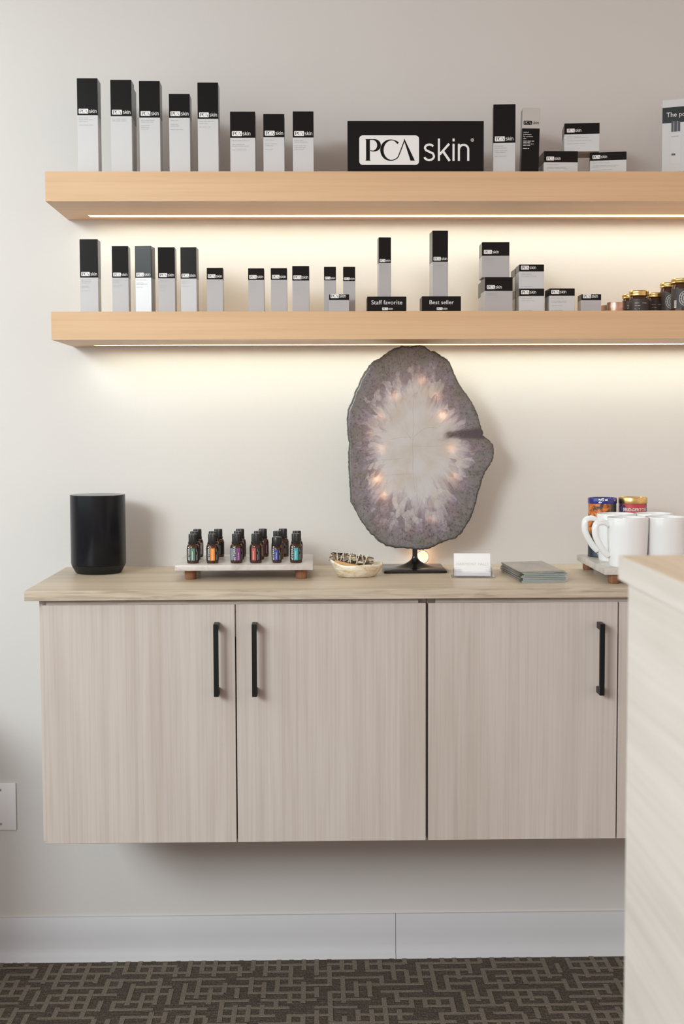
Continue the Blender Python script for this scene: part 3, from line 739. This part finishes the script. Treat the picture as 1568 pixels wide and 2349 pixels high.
M['sage_dark'] = mat('dark_dried_leaf', (.24, .18, .12), .9)
core.build('stem_core', M['sage_dark'], sb)
leafm = []
for i, c_ in enumerate(((.62, .53, .40), (.48, .38, .265), (.76, .69, .57), (.30, .22, .15))):
    m_ = mat('dried_sage_leaf_%s' % 'abcd'[i], c_, .9); n, l, b = nodes(m_)
    tt = noise(n, l, mapping(n, l, (1, 1, 1)), 260, 3); l.new(mix(n, l, tuple(v_*.6 for v_ in c_), tuple(min(1, v_*1.35) for v_ in c_), tt.outputs[0]), b.inputs['Base Color'])
    lf = BM()
    rows = []
    ln, wd_ = .023, .0062
    for j in range(7):
        u = j/6; w_ = wd_*math.sin(PI*min(1, u*.9+.08))**.7*.5
        rows.append([lf.b.verts.new((-ln/2+ln*u, k*w_, .0009*math.sin(u*9+i)+.0014*(1-abs(k))-.0012)) for k in (-1, -.45, 0, .45, 1)])
    for r0, r1 in zip(rows, rows[1:]):
        for k in range(4): lf.b.faces.new((r0[k], r0[k+1], r1[k+1], r1[k]))
    r_ = bmesh.ops.solidify(lf.b, geom=lf.b.faces[:], thickness=.0006)
    leafm.append(lf.mesh('leaf', m_, True))
for i in range(130):
    a_ = rg.uniform(0, 2*PI); x = rg.uniform(-L/2+.0085, L/2-.0085)
    o = link('leaf', leafm[rg.choice((0, 0, 1, 1, 2, 3))], sb)
    rr = Rb*rg.uniform(.84, 1.02)
    o.matrix_parent_inverse = Matrix()
    o.matrix_basis = Matrix.Translation((x, 0, 0)) @ Matrix.Rotation(a_, 4, 'X') @ Matrix.Translation((0, 0, rr)) @ Matrix.Rotation(rg.uniform(-.16, .16), 4, 'Z') @ Matrix.Rotation(rg.uniform(-.08, .08), 4, 'Y')
for turns, ph, sgn in ((5.2, .3, 1), (4.1, 2.0, -1)):
    pts = []
    for i in range(90):
        u = i/89; a_ = ph+sgn*turns*2*PI*u
        pts.append((-L/2+.009+(L-.02)*u, (Rb+.0016)*math.cos(a_), (Rb+.0016)*math.sin(a_)))
    BM().tube(pts, .00075, 6).build('string', M['string'], sb, smooth=True)
a, c = at(767, 1289, by-.02), at(832, 1302, by-.02); ax = c-a; L = ax.length
ps = BM().box(-L/2, L/2, -.005, .005, -.0035, .0035, .0006)
for v in ps.b.verts:
    if v.co.x > 0: v.co.z = v.co.z*.55-.0008
    v.co.z += .0005*math.sin(v.co.x*300)
o = ps.build('wood_stick', M['palo'], None, (a+c)/2+Vector((0, 0, .0006))); o.rotation_euler = (0, math.atan2(-ax.z, ax.x), 0)
tag(o, 'honey-coloured palo santo stick lying in the bowl before the sage', 'wood stick')

# ------------------------------------------------------------------ polished amethyst slice on its stand
OUT = [(770,50),(800,62),(835,90),(890,105),(950,145),(990,165),(1020,215),(1050,290),(1075,350),(1110,410),(1160,475),(1200,530),(1230,590),(1255,660),(1275,740),(1298,795),(1290,815),(1340,850),(1375,890),(1388,940),(1382,1010),(1355,1070),(1310,1130),(1290,1190),(1270,1260),(1250,1310),(1240,1370),(1220,1440),(1185,1530),(1145,1600),(1110,1650),(1055,1700),(970,1720),(900,1755),(830,1785),(740,1793),(660,1782),(560,1778),(470,1760),(400,1715),(330,1650),(270,1570),(225,1500),(190,1430),(162,1385),(155,1250),(148,1130),(143,1000),(150,880),(135,790),(132,690),(140,600),(165,550),(185,500),(200,440),(230,390),(250,330),(290,270),(320,220),(365,180),(420,155),(480,105),(540,72),(610,55),(690,58),(735,48)]
GY = -.095
def gz(zx, zy): p_ = at(760+zx/3.7333, 780+zy/3.7333, GY); return Vector((p_.x, p_.z))
gc = gz(705, 900); outl = [gz(*p_)-gc for p_ in OUT]
# dense, slightly ragged outline
dense = []; rg = random.Random(5)
for i in range(len(outl)):
    a, c = outl[i], outl[(i+1) % len(outl)]; k = max(2, int((c-a).length/.0035))
    for j in range(k):
        u = j/k; p_ = a.lerp(c, u); p_ = p_*(1+rg.uniform(-.0035, .0035)); dense.append(p_)
base_p = at(951, 1305, -.09)
gx = base_p.x
st = thing('stone_slice', (gx, -.09, CT_Z+.0002), 'large polished amethyst and quartz slice on a black metal stand', 'geode slice')
off = Vector((gc.x-gx, GY+.09, gc.y-CT_Z-.0002))
M['crystal'] = mat('amethyst_quartz', (.6, .57, .58), .22, spec=.5)
n, l, b = nodes(M['crystal'])
att = n.new('ShaderNodeAttribute'); att.attribute_name = 'zone'; sep = n.new('ShaderNodeSeparateColor'); l.new(att.outputs['Color'], sep.inputs[0])
tc = n.new('ShaderNodeTexCoord')
nrm = n.new('ShaderNodeVectorMath'); nrm.operation = 'NORMALIZE'; l.new(tc.outputs['Object'], nrm.inputs[0])
sc_ = n.new('ShaderNodeVectorMath'); sc_.operation = 'SCALE'; sc_.inputs['Scale'].default_value = 1.0; l.new(nrm.outputs[0], sc_.inputs[0])
sc2 = n.new('ShaderNodeVectorMath'); sc2.operation = 'SCALE'; sc2.inputs['Scale'].default_value = 2.2; l.new(tc.outputs['Object'], sc2.inputs[0])
ad = n.new('ShaderNodeVectorMath'); ad.operation = 'ADD'; l.new(sc_.outputs[0], ad.inputs[0]); l.new(sc2.outputs[0], ad.inputs[1])
rad = noise(n, l, ad.outputs[0], 9, 5, .65, .3)                       # crystals fan out from the middle
cmb = n.new('ShaderNodeCombineXYZ'); sxyz = n.new('ShaderNodeSeparateXYZ'); l.new(nrm.outputs[0], sxyz.inputs[0])
l.new(sxyz.outputs[0], cmb.inputs[0]); l.new(sxyz.outputs[2], cmb.inputs[1])
zsc = n.new('ShaderNodeMath'); zsc.operation = 'MULTIPLY'; l.new(sep.outputs[0], zsc.inputs[0]); zsc.inputs[1].default_value = .75; l.new(zsc.outputs[0], cmb.inputs[2])
wv = noise(n, l, tc.outputs['Object'], 22, 3, .5); wvs = n.new('ShaderNodeVectorMath'); wvs.operation = 'SCALE'; wvs.inputs['Scale'].default_value = .22; l.new(wv.outputs['Color'], wvs.inputs[0])
wad = n.new('ShaderNodeVectorMath'); l.new(cmb.outputs[0], wad.inputs[0]); l.new(wvs.outputs[0], wad.inputs[1])
fac = n.new('ShaderNodeTexVoronoi'); fac.inputs['Scale'].default_value = 9; l.new(wad.outputs[0], fac.inputs['Vector'])
fsep = n.new('ShaderNodeSeparateColor'); l.new(fac.outputs['Color'], fsep.inputs[0])
fedge = n.new('ShaderNodeTexVoronoi'); fedge.feature = 'DISTANCE_TO_EDGE'; fedge.inputs['Scale'].default_value = 9; l.new(wad.outputs[0], fedge.inputs['Vector'])
blot = noise(n, l, tc.outputs['Object'], 26, 5, .6, .6); speck = noise(n, l, tc.outputs['Object'], 230, 3, .6)
def math_(op, a_, b_):
    x = n.new('ShaderNodeMath'); x.operation = op
    for s_, v_ in ((x.inputs[0], a_), (x.inputs[1], b_)):
        if isinstance(v_, (int, float)): s_.default_value = v_
        else: l.new(v_, s_)
    return x.outputs[0]
pert = math_('ADD', math_('MULTIPLY', math_('SUBTRACT', rad.outputs[0], .5), .50), math_('MULTIPLY', math_('SUBTRACT', blot.outputs[0], .5), .34))
pert = math_('ADD', pert, math_('MULTIPLY', math_('SUBTRACT', fsep.outputs[0], .5), .24))
zz = math_('ADD', sep.outputs[0], pert)
zr = ramp(n, [(.0, (.70, .685, .68)), (.50, (.67, .65, .655)), (.63, (.55, .515, .545)), (.74, (.37, .315, .365)), (.83, (.275, .235, .272)), (.88, (.30, .28, .285)), (.96, (.25, .24, .235))])
l.new(zz, zr.inputs[0])
c = zr.outputs[0]
fr_ = ramp(n, [(.0, (.84, .82, .85)), (.07, (1, 1, 1))]); l.new(fedge.outputs['Distance'], fr_.inputs[0])
mid_ = ramp(n, [(.30, (0, 0, 0)), (.62, (.8, .8, .8))]); l.new(sep.outputs[0], mid_.inputs[0])
c = mix(n, l, c, mix(n, l, c, fr_.outputs[0], 1, 'MULTIPLY'), mid_.outputs[0])
tint = ramp(n, [(.40, (1, 1, 1)), (.62, (.93, .88, .80))]); l.new(wv.outputs[0], tint.inputs[0]); c = mix(n, l, c, tint.outputs[0], 1, 'MULTIPLY')
spr = ramp(n, [(.30, (.42, .39, .39)), (.50, (1, 1, 1))]); l.new(speck.outputs[0], spr.inputs[0])
rimf = ramp(n, [(.60, (0, 0, 0)), (.86, (1, 1, 1))]); l.new(math_('ADD', sep.outputs[0], math_('MULTIPLY', math_('SUBTRACT', blot.outputs[0], .5), .5)), rimf.inputs[0])
c = mix(n, l, c, mix(n, l, c, spr.outputs[0], 1, 'MULTIPLY'), rimf.outputs[0])
c = mix(n, l, c, (.10, .08, .09), math_('MULTIPLY', sep.outputs[1], math_('ADD', .45, math_('MULTIPLY', speck.outputs[0], .9))))
l.new(c, b.inputs['Base Color']); bump(n, l, b, rad.outputs[0], .25, .003)
tr = n.new('ShaderNodeBsdfTranslucent'); l.new(mix(n, l, c, (.80, .70, .66), .35), tr.inputs[0])
ms = n.new('ShaderNodeMixShader'); ms.inputs[0].default_value = .30
l.new(b.outputs[0], ms.inputs[1]); l.new(tr.outputs[0], ms.inputs[2]); l.new(ms.outputs[0], n['Material Output'].inputs[0])
M['rind'] = mat('grey_basalt_rind', (.10, .095, .095), .8); n, l, b = nodes(M['rind'])
tt = noise(n, l, mapping(n, l, (1, 1, 1)), 160, 4); r = ramp(n, [(.3, (.045, .042, .04)), (.7, (.19, .18, .175))]); l.new(tt.outputs[0], r.inputs[0]); l.new(r.outputs[0], b.inputs['Base Color']); bump(n, l, b, tt.outputs[0], .6, .003)
TH = .007
def slab_mesh():
    b_ = bmesh.new(); col = b_.verts.layers.float_color.new('zone'); rings = [1, .985, .97, .95, .92, .88, .83, .77, .7, .62, .53, .43, .32, .2, .1]
    inc0, inc1 = gz(1010, 810)-gc, gz(1280, 800)-gc
    def vert(p_, y_, s_):
        v_ = b_.verts.new((p_.x, y_, p_.y)); u = max(0, min(1, (p_-inc0).dot(inc1-inc0)/(inc1-inc0).length_squared))
        d_ = (p_-inc0-(inc1-inc0)*u).length; w_ = .0095+.004*u
        v_[col] = (s_, max(0, min(1, (w_-d_)/.004)), 0, 1); return v_
    rows = {}
    for side in (-1, 1):
        rr = [[vert(p_*.988*s_, side*TH*(1-.18*(s_ > .99)), s_) for p_ in dense] for s_ in rings]; n_ = len(dense)
        ct_ = vert(Vector((0, 0)), side*TH, 0)
        for A, B in zip(rr, rr[1:]):
            for k in range(n_): b_.faces.new((A[k], A[(k+1) % n_], B[(k+1) % n_], B[k]))
        for k in range(n_): b_.faces.new((rr[-1][k], rr[-1][(k+1) % n_], ct_))
        rows[side] = rr[0]
    for k in range(len(dense)):
        k2 = (k+1) % len(dense); b_.faces.new((rows[-1][k], rows[-1][k2], rows[1][k2], rows[1][k]))
    bmesh.ops.recalc_face_normals(b_, faces=b_.faces)
    me = bpy.data.meshes.new('crystal_face'); b_.to_mesh(me); b_.free(); me.materials.append(M['crystal']); me.shade_smooth(); me.set_sharp_from_angle(angle=math.radians(40)); return me
link('crystal_face', slab_mesh(), st, off)
rb = BM(); n_ = len(dense); ring = []
for k, p_ in enumerate(dense):
    j = 1+rg.uniform(-.003, .004)
    ring.append([rb.b.verts.new((p_.x*f_*jj, y_, p_.y*f_*jj)) for f_, y_, jj in ((.989, -TH*.96, 1), (1.0, -TH*.7, j), (1.004, 0, j), (1.0, TH*.8, j), (.989, TH*.96, 1))])
for k in range(n_):
    for q_ in range(4): rb.b.faces.new((ring[k][q_], ring[(k+1) % n_][q_], ring[(k+1) % n_][q_+1], ring[k][q_+1]))
rb.build('rind', M['rind'], st, off, smooth=True, angle=50)
vn = BM()
def vein(pts, w_):
    pts = [gz(*p_)-gc for p_ in pts]; vn.ribbon([(p_.x, p_.y) for p_ in pts], w_, -TH-.0002)
vein([(700, 490), (694, 600), (702, 700), (697, 800), (693, 860)], .00035); vein([(693, 860), (690, 930), (697, 1010), (692, 1100), (703, 1200), (712, 1300)], .00035)
vein([(640, 790), (670, 835), (695, 862), (712, 820), (770, 770), (830, 748), (900, 752)], .00035); vein([(330, 1160), (450, 1158), (560, 1150), (690, 1142)], .0003)
vein([(500, 850), (580, 835), (690, 830)], .0003); vein([(700, 905), (800, 910), (935, 905)], .0003); vein([(250, 1055), (420, 1025), (600, 1015)], .0003)
vn.build('vein', mat('brown_vein', (.38, .32, .27), .5), st, off, normals=False)
# stand: plate, flared foot, post
pl = at(879.5, 1310, -.165).x-gx; pr_ = at(1024.5, 1310, -.165).x-gx
BM().box(pl, pr_, -.085, .062, .0003, .0055, .0022, 2).build('base_plate', M['gloss_black'], st, smooth=True, angle=30)
ft = []
for i in range(13):
    u = i/12; ft.append((.0058+.044*(1-u)**1.9, .0054+.023*u**1.35))
BM().lathe([(0, .0053)]+ft+[(0, ft[-1][1])], 40, sy=.8).build('flared_foot', M['gloss_black'], st, smooth=True, angle=50)
BM().box(-.0052, .0052, -.004, .004, .024, at(950, 1256, -.09).z-CT_Z, .0006).build('post', M['gloss_black'], st)

# tiny warm bulbs set into the slice, glowing through it
M['bulb'] = mat('warm_bulb', (1, .7, .45), .4, emit=(1, .58, .31), estr=62)
spots = [((900,480), .7), ((950,645), 1.5), ((1025,930), .8), ((1045,1165), .7), ((850,1530), .5), ((440,1330), 1.3), ((390,1190), 1.5), ((420,930), .6), ((420,650), .5), ((535,475), .7), ((775,345), .9), ((330,800), .35)]
for (px_, k_) in spots:
    p_ = gz(*px_); r_ = .0017*math.sqrt(k_)
    BM().lathe([(0, -r_), (r_*.7, -r_*.7), (r_, 0), (r_*.7, r_*.7), (0, r_)], 12).build('bulb', M['bulb'], st, (p_.x-gx, GY+.09+.0005, p_.y-CT_Z-.0002), smooth=True)

# round lamp puck behind the stand
py_ = -.035; pc_ = at(968.5, 1278, py_); rr = size(14.5, py_)
pk = thing('puck_lamp', (pc_.x, py_, CT_Z+.0004), 'small round glowing lamp puck behind the stand of the stone slice', 'lamp')
M['puck'] = mat('frosted_lamp_glass', (.9, .8, .7), .3, emit=(1, .70, .46), estr=1.1)
M['puck_rim'] = mat('clear_lamp_rim', (.85, .8, .75), .15, spec=.7)
hz = max(rr, pc_.z-CT_Z)
BM().lathe([(0, -.004), (rr*.9, -.004), (rr*.93, 0), (rr*.9, .004), (0, .004)], 36).move(Matrix.Translation((0, 0, hz)) @ Matrix.Rotation(PI/2, 4, 'X')).build('lens', M['puck'], pk, smooth=True, angle=40)
BM().tube([(rr*math.cos(2*PI*k/36), 0, hz+rr*math.sin(2*PI*k/36)) for k in range(36)], .0014, 8, closed=True).build('rim', M['puck_rim'], pk, smooth=True)
BM().box(-.008, .008, -.006, .006, 0, max(.002, hz-rr+.002), .0006).build('foot', M['puck_rim'], pk)
l_ = bpy.data.lights.new('puck_glow', 'POINT'); l_.energy = .03; l_.color = (1, .6, .32); l_.shadow_soft_size = .012
lo_ = bpy.data.objects.new('puck_glow', l_); COL.objects.link(lo_); lo_.parent = pk; lo_.location = (0, .014, hz)

# ------------------------------------------------------------------ business card holder
a = at(1041, 1328, -.262); c = at(1121, 1329, -.255)
rzc = math.atan2(0, 1)-.04
W = .079
ch = thing('card_holder', (at(1083, 1328, -.262).x+.002, -.243, CT_Z+.0002), 'clear acrylic business card holder on the worktop right of the stone stand', 'card holder', None, -.07)
hd = BM().box(-W/2-.004, W/2+.006, -.024, .024, 0, .0022, .0004)
hd.box(-W/2, W/2, .0125, .0145, .002, .040, .0004, rot=Matrix.Rotation(-.20, 4, 'X'))
hd.box(-W/2, W/2, -.0195, -.0178, .002, .0105, .0004, rot=Matrix.Rotation(-.12, 4, 'X'))
for sx in (-1, 1):
    hd.box(sx*W/2-.0008, sx*W/2+.0008, -.019, .013, .002, .019, .0003)
    hd.box(sx*(W/2-.006)-.006, sx*(W/2-.006)+.006, -.0195, -.0178, .0105, .0185, .0004, rot=Matrix.Rotation(-.12, 4, 'X'))
hd.build('acrylic_holder', M['acrylic'], ch)
CW, CHT = .074, .0455
cmesh = BM().box(-CW/2, CW/2, 0, .0006, 0, CHT).mesh('business_card', M['paper'])
for k in range(6):
    o = bpy.data.objects.new('business_card', cmesh); COL.objects.link(o)
    o.matrix_world = Matrix.Translation(ch.location) @ Matrix.Rotation(-.07, 4, 'Z') @ Matrix.Translation((.0012*math.sin(k), -.0095+k*.0015, .0034)) @ Matrix.Rotation(-.20, 4, 'X')
    if k == 0:
        tag(o, 'front white business card in the clear holder, printed HARMONY FALLS', 'business card', 'business cards in the clear holder')
        BM().add_mesh(text_mesh('HARMONY FALLS', .0082, 'CENTER', 2, 1.05), Matrix.Translation((0, -.0003, CHT*.47))).build('lettering', M['pale_print'], o, normals=False)
    else: tag(o, 'white business card, %s from the front in the clear holder' % ('', 'second', 'third', 'fourth', 'fifth', 'last')[k], 'business card', 'business cards in the clear holder')

# ------------------------------------------------------------------ stack of brochures
M['broch'] = mat('brochure_cover', (.30, .27, .25), .35); n, l, b = nodes(M['broch'])
tt = noise(n, l, mapping(n, l, (14, 3, 1)), 1.5, 4, .6, .5)
tcx = n.new('ShaderNodeTexCoord'); sx_ = n.new('ShaderNodeSeparateXYZ'); l.new(tcx.outputs['Object'], sx_.inputs[0])
mr = n.new('ShaderNodeMapRange'); mr.inputs[1].default_value = -.098; mr.inputs[2].default_value = -.070; l.new(sx_.outputs[1], mr.inputs[0])
r = ramp(n, [(.35, (.33, .295, .27)), (.6, (.43, .395, .365))]); l.new(tt.outputs[0], r.inputs[0])
tt2 = noise(n, l, mapping(n, l, (1, 1, 1)), 120, 4, .7); r2 = ramp(n, [(.38, (.03, .05, .015)), (.55, (.14, .17, .06)), (.7, (.34, .35, .24))]); l.new(tt2.outputs[0], r2.inputs[0])
l.new(mix(n, l, r2.outputs[0], r.outputs[0], mr.outputs[0]), b.inputs['Base Color'])
M['broch_edge'] = mat('brochure_paper_edge', (.44, .47, .46), .7)
fl_, fr_ = Vector((.4125, -.352)), Vector((.5005, -.343))
bw = (fr_-fl_).length; bl = .215; brz = .06
nb = 11; bt = .0019
for k in range(nb):
    b_ = BM(); jx, jy, jr = rg.uniform(-.0022, .0022), rg.uniform(-.0026, .0026), rg.uniform(-.022, .022)
    b_.box(0, bw, -bl, 0, 0, bt*.36, mi=1).box(0, bw, -bl, 0, bt*.50, bt*.86, mi=1)
    b_.box(0, .0007, -bl, 0, 0, bt*.86, mi=1)
    for f in b_.b.faces:
        if abs(f.normal.z) > .9 and f.calc_center_median().z > bt*.8: f.material_index = 0
        if f.normal.x < -.9: f.material_index = 0
    lift = (k == nb-1)
    for v in b_.b.verts:
        if lift and v.co.z > bt*.4: v.co.z += max(0, (v.co.x-.005))*.02
    for v in b_.b.verts: v.co.y += bl*.0
    o = b_.build('brochure', [M['broch'], M['broch_edge']], None)
    for v in o.data.vertices: v.co.y = v.co.y+bl/2
    o.data.transform(Matrix.Translation((-bw/2, 0, 0)))
    cen = (fl_+fr_)/2
    d_ = Vector((-math.sin(brz), math.cos(brz)))*bl/2
    o.location = (cen.x+d_.x+jx, cen.y+d_.y+jy, CT_Z+.0003+k*bt*.93); o.rotation_euler = (0, 0, brz+jr)
    if k == nb-1:
        tag(o, 'topmost grey-green folded brochure of the stack on the worktop', 'brochure', 'brochures stacked on the worktop')
        tb = BM()
        for j, (zz_, wd_) in enumerate(((.078, .05), (.072, .035), (.066, .042))): tb.rect(-wd_/2, wd_/2, zz_, zz_+.0022, 0)
        tb.move(Matrix.Rotation(-PI/2, 4, 'X')).move(Matrix.Translation((0, 0, bt*.86+.0013))).build('print', M['pale_print'], o, normals=False)
    else: tag(o, 'folded brochure, %s of the stack on the worktop' % ('lowest', 'second from the bottom', 'third from the bottom', 'fourth from the bottom', 'fifth from the bottom', 'middle one', 'fifth from the top', 'fourth from the top', 'third from the top', 'second from the top')[k], 'brochure', 'brochures stacked on the worktop')

# ------------------------------------------------------------------ tea tins
M['autumn'] = mat('autumn_picture_print', (.3, .2, .1), .3); n, l, b = nodes(M['autumn'])
v = mapping(n, l, (1, 1, 1)); t1 = noise(n, l, v, 62, 5, .65, .8); tcx = n.new('ShaderNodeTexCoord'); sx_ = n.new('ShaderNodeSeparateXYZ'); l.new(tcx.outputs['Object'], sx_.inputs[0])
r1 = ramp(n, [(.46, (.04, .05, .045)), (.50, (.50, .12, .015)), (.58, (.72, .20, .025)), (.64, (.60, .30, .12)), (.70, (.08, .10, .08))]); l.new(t1.outputs[0], r1.inputs[0])
t3 = noise(n, l, v, 70, 3); r3 = ramp(n, [(.35, (.012, .012, .010)), (.55, (.06, .045, .03)), (.7, (.15, .14, .02))]); l.new(t3.outputs[0], r3.inputs[0])
mr = n.new('ShaderNodeMapRange'); mr.inputs[1].default_value = .048; mr.inputs[2].default_value = .062; l.new(sx_.outputs[2], mr.inputs[0])
mr2 = n.new('ShaderNodeMapRange'); mr2.inputs[1].default_value = .004; mr2.inputs[2].default_value = .016; l.new(sx_.outputs[0], mr2.inputs[0])
cA = mix(n, l, r1.outputs[0], (.055, .06, .055), mr2.outputs[0])
mr3 = n.new('ShaderNodeMapRange'); mr3.inputs[1].default_value = .018; mr3.inputs[2].default_value = .026; l.new(sx_.outputs[2], mr3.inputs[0])
cB = mix(n, l, (.018, .028, .045), r3.outputs[0], mr3.outputs[0])
l.new(mix(n, l, cB, cA, mr.outputs[0]), b.inputs['Base Color'])
M['floral'] = mat('red_floral_print', (.5, .05, .07), .3); n, l, b = nodes(M['floral'])
v = mapping(n, l, (1, 1, 1)); vo = n.new('ShaderNodeTexVoronoi'); vo.inputs['Scale'].default_value = 260; l.new(v, vo.inputs['Vector'])
r1 = ramp(n, [(.25, (.30, .17, .42)), (.5, (.10, .045, .16)), (.7, (.035, .05, .03))]); l.new(vo.outputs['Distance'], r1.inputs[0])
tcx = n.new('ShaderNodeTexCoord'); sx_ = n.new('ShaderNodeSeparateXYZ'); l.new(tcx.outputs['Object'], sx_.inputs[0])
ab = n.new('ShaderNodeMath'); ab.operation = 'ABSOLUTE'; l.new(sx_.outputs[0], ab.inputs[0])
wob = noise(n, l, v, 90, 2); sm = n.new('ShaderNodeMath'); sm.operation = 'MULTIPLY_ADD'; l.new(wob.outputs[0], sm.inputs[0]); sm.inputs[1].default_value = .016; l.new(ab.outputs[0], sm.inputs[2])
gt = n.new('ShaderNodeMath'); gt.operation = 'GREATER_THAN'; l.new(sm.outputs[0], gt.inputs[0]); gt.inputs[1].default_value = .030
l.new(mix(n, l, (.52, .055, .075), r1.outputs[0], gt.outputs[0]), b.inputs['Base Color'])
def tea_tin(px0, px1, top, lidbot, y, body, lid, label, turn=0):
    R = size((px1-px0)/2, y); c = at((px0+px1)/2, top, y); H = c.z-TZ; B = at((px0+px1)/2, lidbot, y).z-TZ
    t = thing('tea_tin', (c.x, y, TZ+.0002), label, 'tin', 'tea tins behind the mugs', turn)
    BM().lathe([(0, 0), (R*.96, 0), (R*.985, .0012), (R*.96, .003), (R*.96, B), (0, B)], 56).build('tin_body', M[body], t, smooth=True, angle=40)
    h = H-B
    BM().lathe([(0, B), (R*.99, B), (R*1.0, B+h*.1), (R*1.0, B+h*.78), (R*.97, H), (R*.9, H), (R*.88, H-.0015), (0, H-.0015)], 56).build('lid', M[lid], t, smooth=True, angle=40)
    return t, R*.965, B, H
t, R, B, H = tea_tin(1347.5, 1414, 1141.5, 1154.5, -.148, 'autumn', 'blue_lid', 'tea tin with a blue lid and orange autumn picture behind the mugs')
b_ = BM(); b_.fan([(.001, B-.034), (.021, B-.034), (.021, B-.0215), (.017, B-.0185), (.005, B-.0185), (.001, B-.0215)][::1], 0); b_.wrap(R+.0004).build('picture_label', M['sky'], t, normals=False)
b_ = BM().add_mesh(text_mesh('TEA', .0085, 'LEFT', 2), Matrix.Translation((-.0135, 0, .0115))); b_.rect(-.0165, -.012, .0072, .0084).rect(-.011, .004, .0072, .0084); b_.wrap(R+.0004).build('lettering', M['white_print'], t, normals=False)
b_ = BM()
b_.ribbon([(-.014, .001), (-.007, .010), (-.003, .0105)], .0025, 0).ribbon([(-.0105, .001), (-.0035, .0075)], .0018, 0).rect(-.001, .005, .006, .0098)
b_.move(Matrix.Translation((0, 0, B+.0008))).wrap(R*1.04).build('lid_seal', M['white_print'], t, normals=False)
t, R, B, H = tea_tin(1417.5, 1484, 1140.5, 1154, -.148, 'floral', 'gold', 'tea tin with a gold lid and red label with violet flowers behind the mugs')
BM().add_mesh(text_mesh('BRIDGERTON', .0090, 'CENTER', 2, 1.0, .00012), Matrix.Translation((-.001, 0, B-.0158))).wrap(R+.0004).build('lettering', M['white_print'], t, normals=False)
BM().rect(-.016, .014, B-.0215, B-.0205).wrap(R+.0004).build('print', M['white_print'], t, normals=False)

# ------------------------------------------------------------------ mugs
def mug(pxc, y, turn, label, R=.0405):
    x = at(pxc, 1230, y).x; H = .0978
    t = thing('mug', (x, y, TZ+.0002), label, 'mug', 'white mugs on the marble tray', 0)
    th = .0032
    BM().lathe([(0, .003), (R*.78, .003), (R*.80, .0), (R*.86, .0), (R*.90, .003), (R*.965, .03), (R, H*.7), (R*1.01, H-.001), (R*1.005, H), (R-th, H), (R-th*1.1, H-.003), (R*.9-th, .012), (R*.8-th, .007), (0, .0065)], 64).build('cup', M['ceramic'], t, smooth=True, angle=60)
    pts = []
    for i in range(25):
        u = i/24
        ctrl = [(R*.96, H*.84), (R*1.25, H*.90), (R*1.62, H*.86), (R*1.66, H*.66), (R*1.46, H*.46), (R*1.2, H*.30), (R*.95, H*.20)]
        s_ = u*(len(ctrl)-1); k = min(int(s_), len(ctrl)-2); f_ = s_-k
        P0, P1, P2, P3 = ctrl[max(k-1, 0)], ctrl[k], ctrl[k+1], ctrl[min(k+2, len(ctrl)-1)]
        pt = [.5*((2*P1[d])+(-P0[d]+P2[d])*f_+(2*P0[d]-5*P1[d]+4*P2[d]-P3[d])*f_*f_+(-P0[d]+3*P1[d]-3*P2[d]+P3[d])*f_**3) for d in (0, 1)]
        pts.append((pt[0], 0, pt[1]))
    h = BM().tube(pts, .0042, 12, flat=1.7).move(Matrix.Rotation(turn, 4, 'Z')).build('handle', M['ceramic'], t, smooth=True)
mug(1439, -.342, PI+.12, 'white mug in front with its handle to the left')
mug(1413, -.232, PI+.06, 'white mug behind the front left one, handle left over the blue-lidded tin')
mug(1497, -.232, PI*.45, 'white mug at the back right, mostly hidden behind two others')
mug(1526, -.337, -.62, 'white mug at front right with its handle to the right')
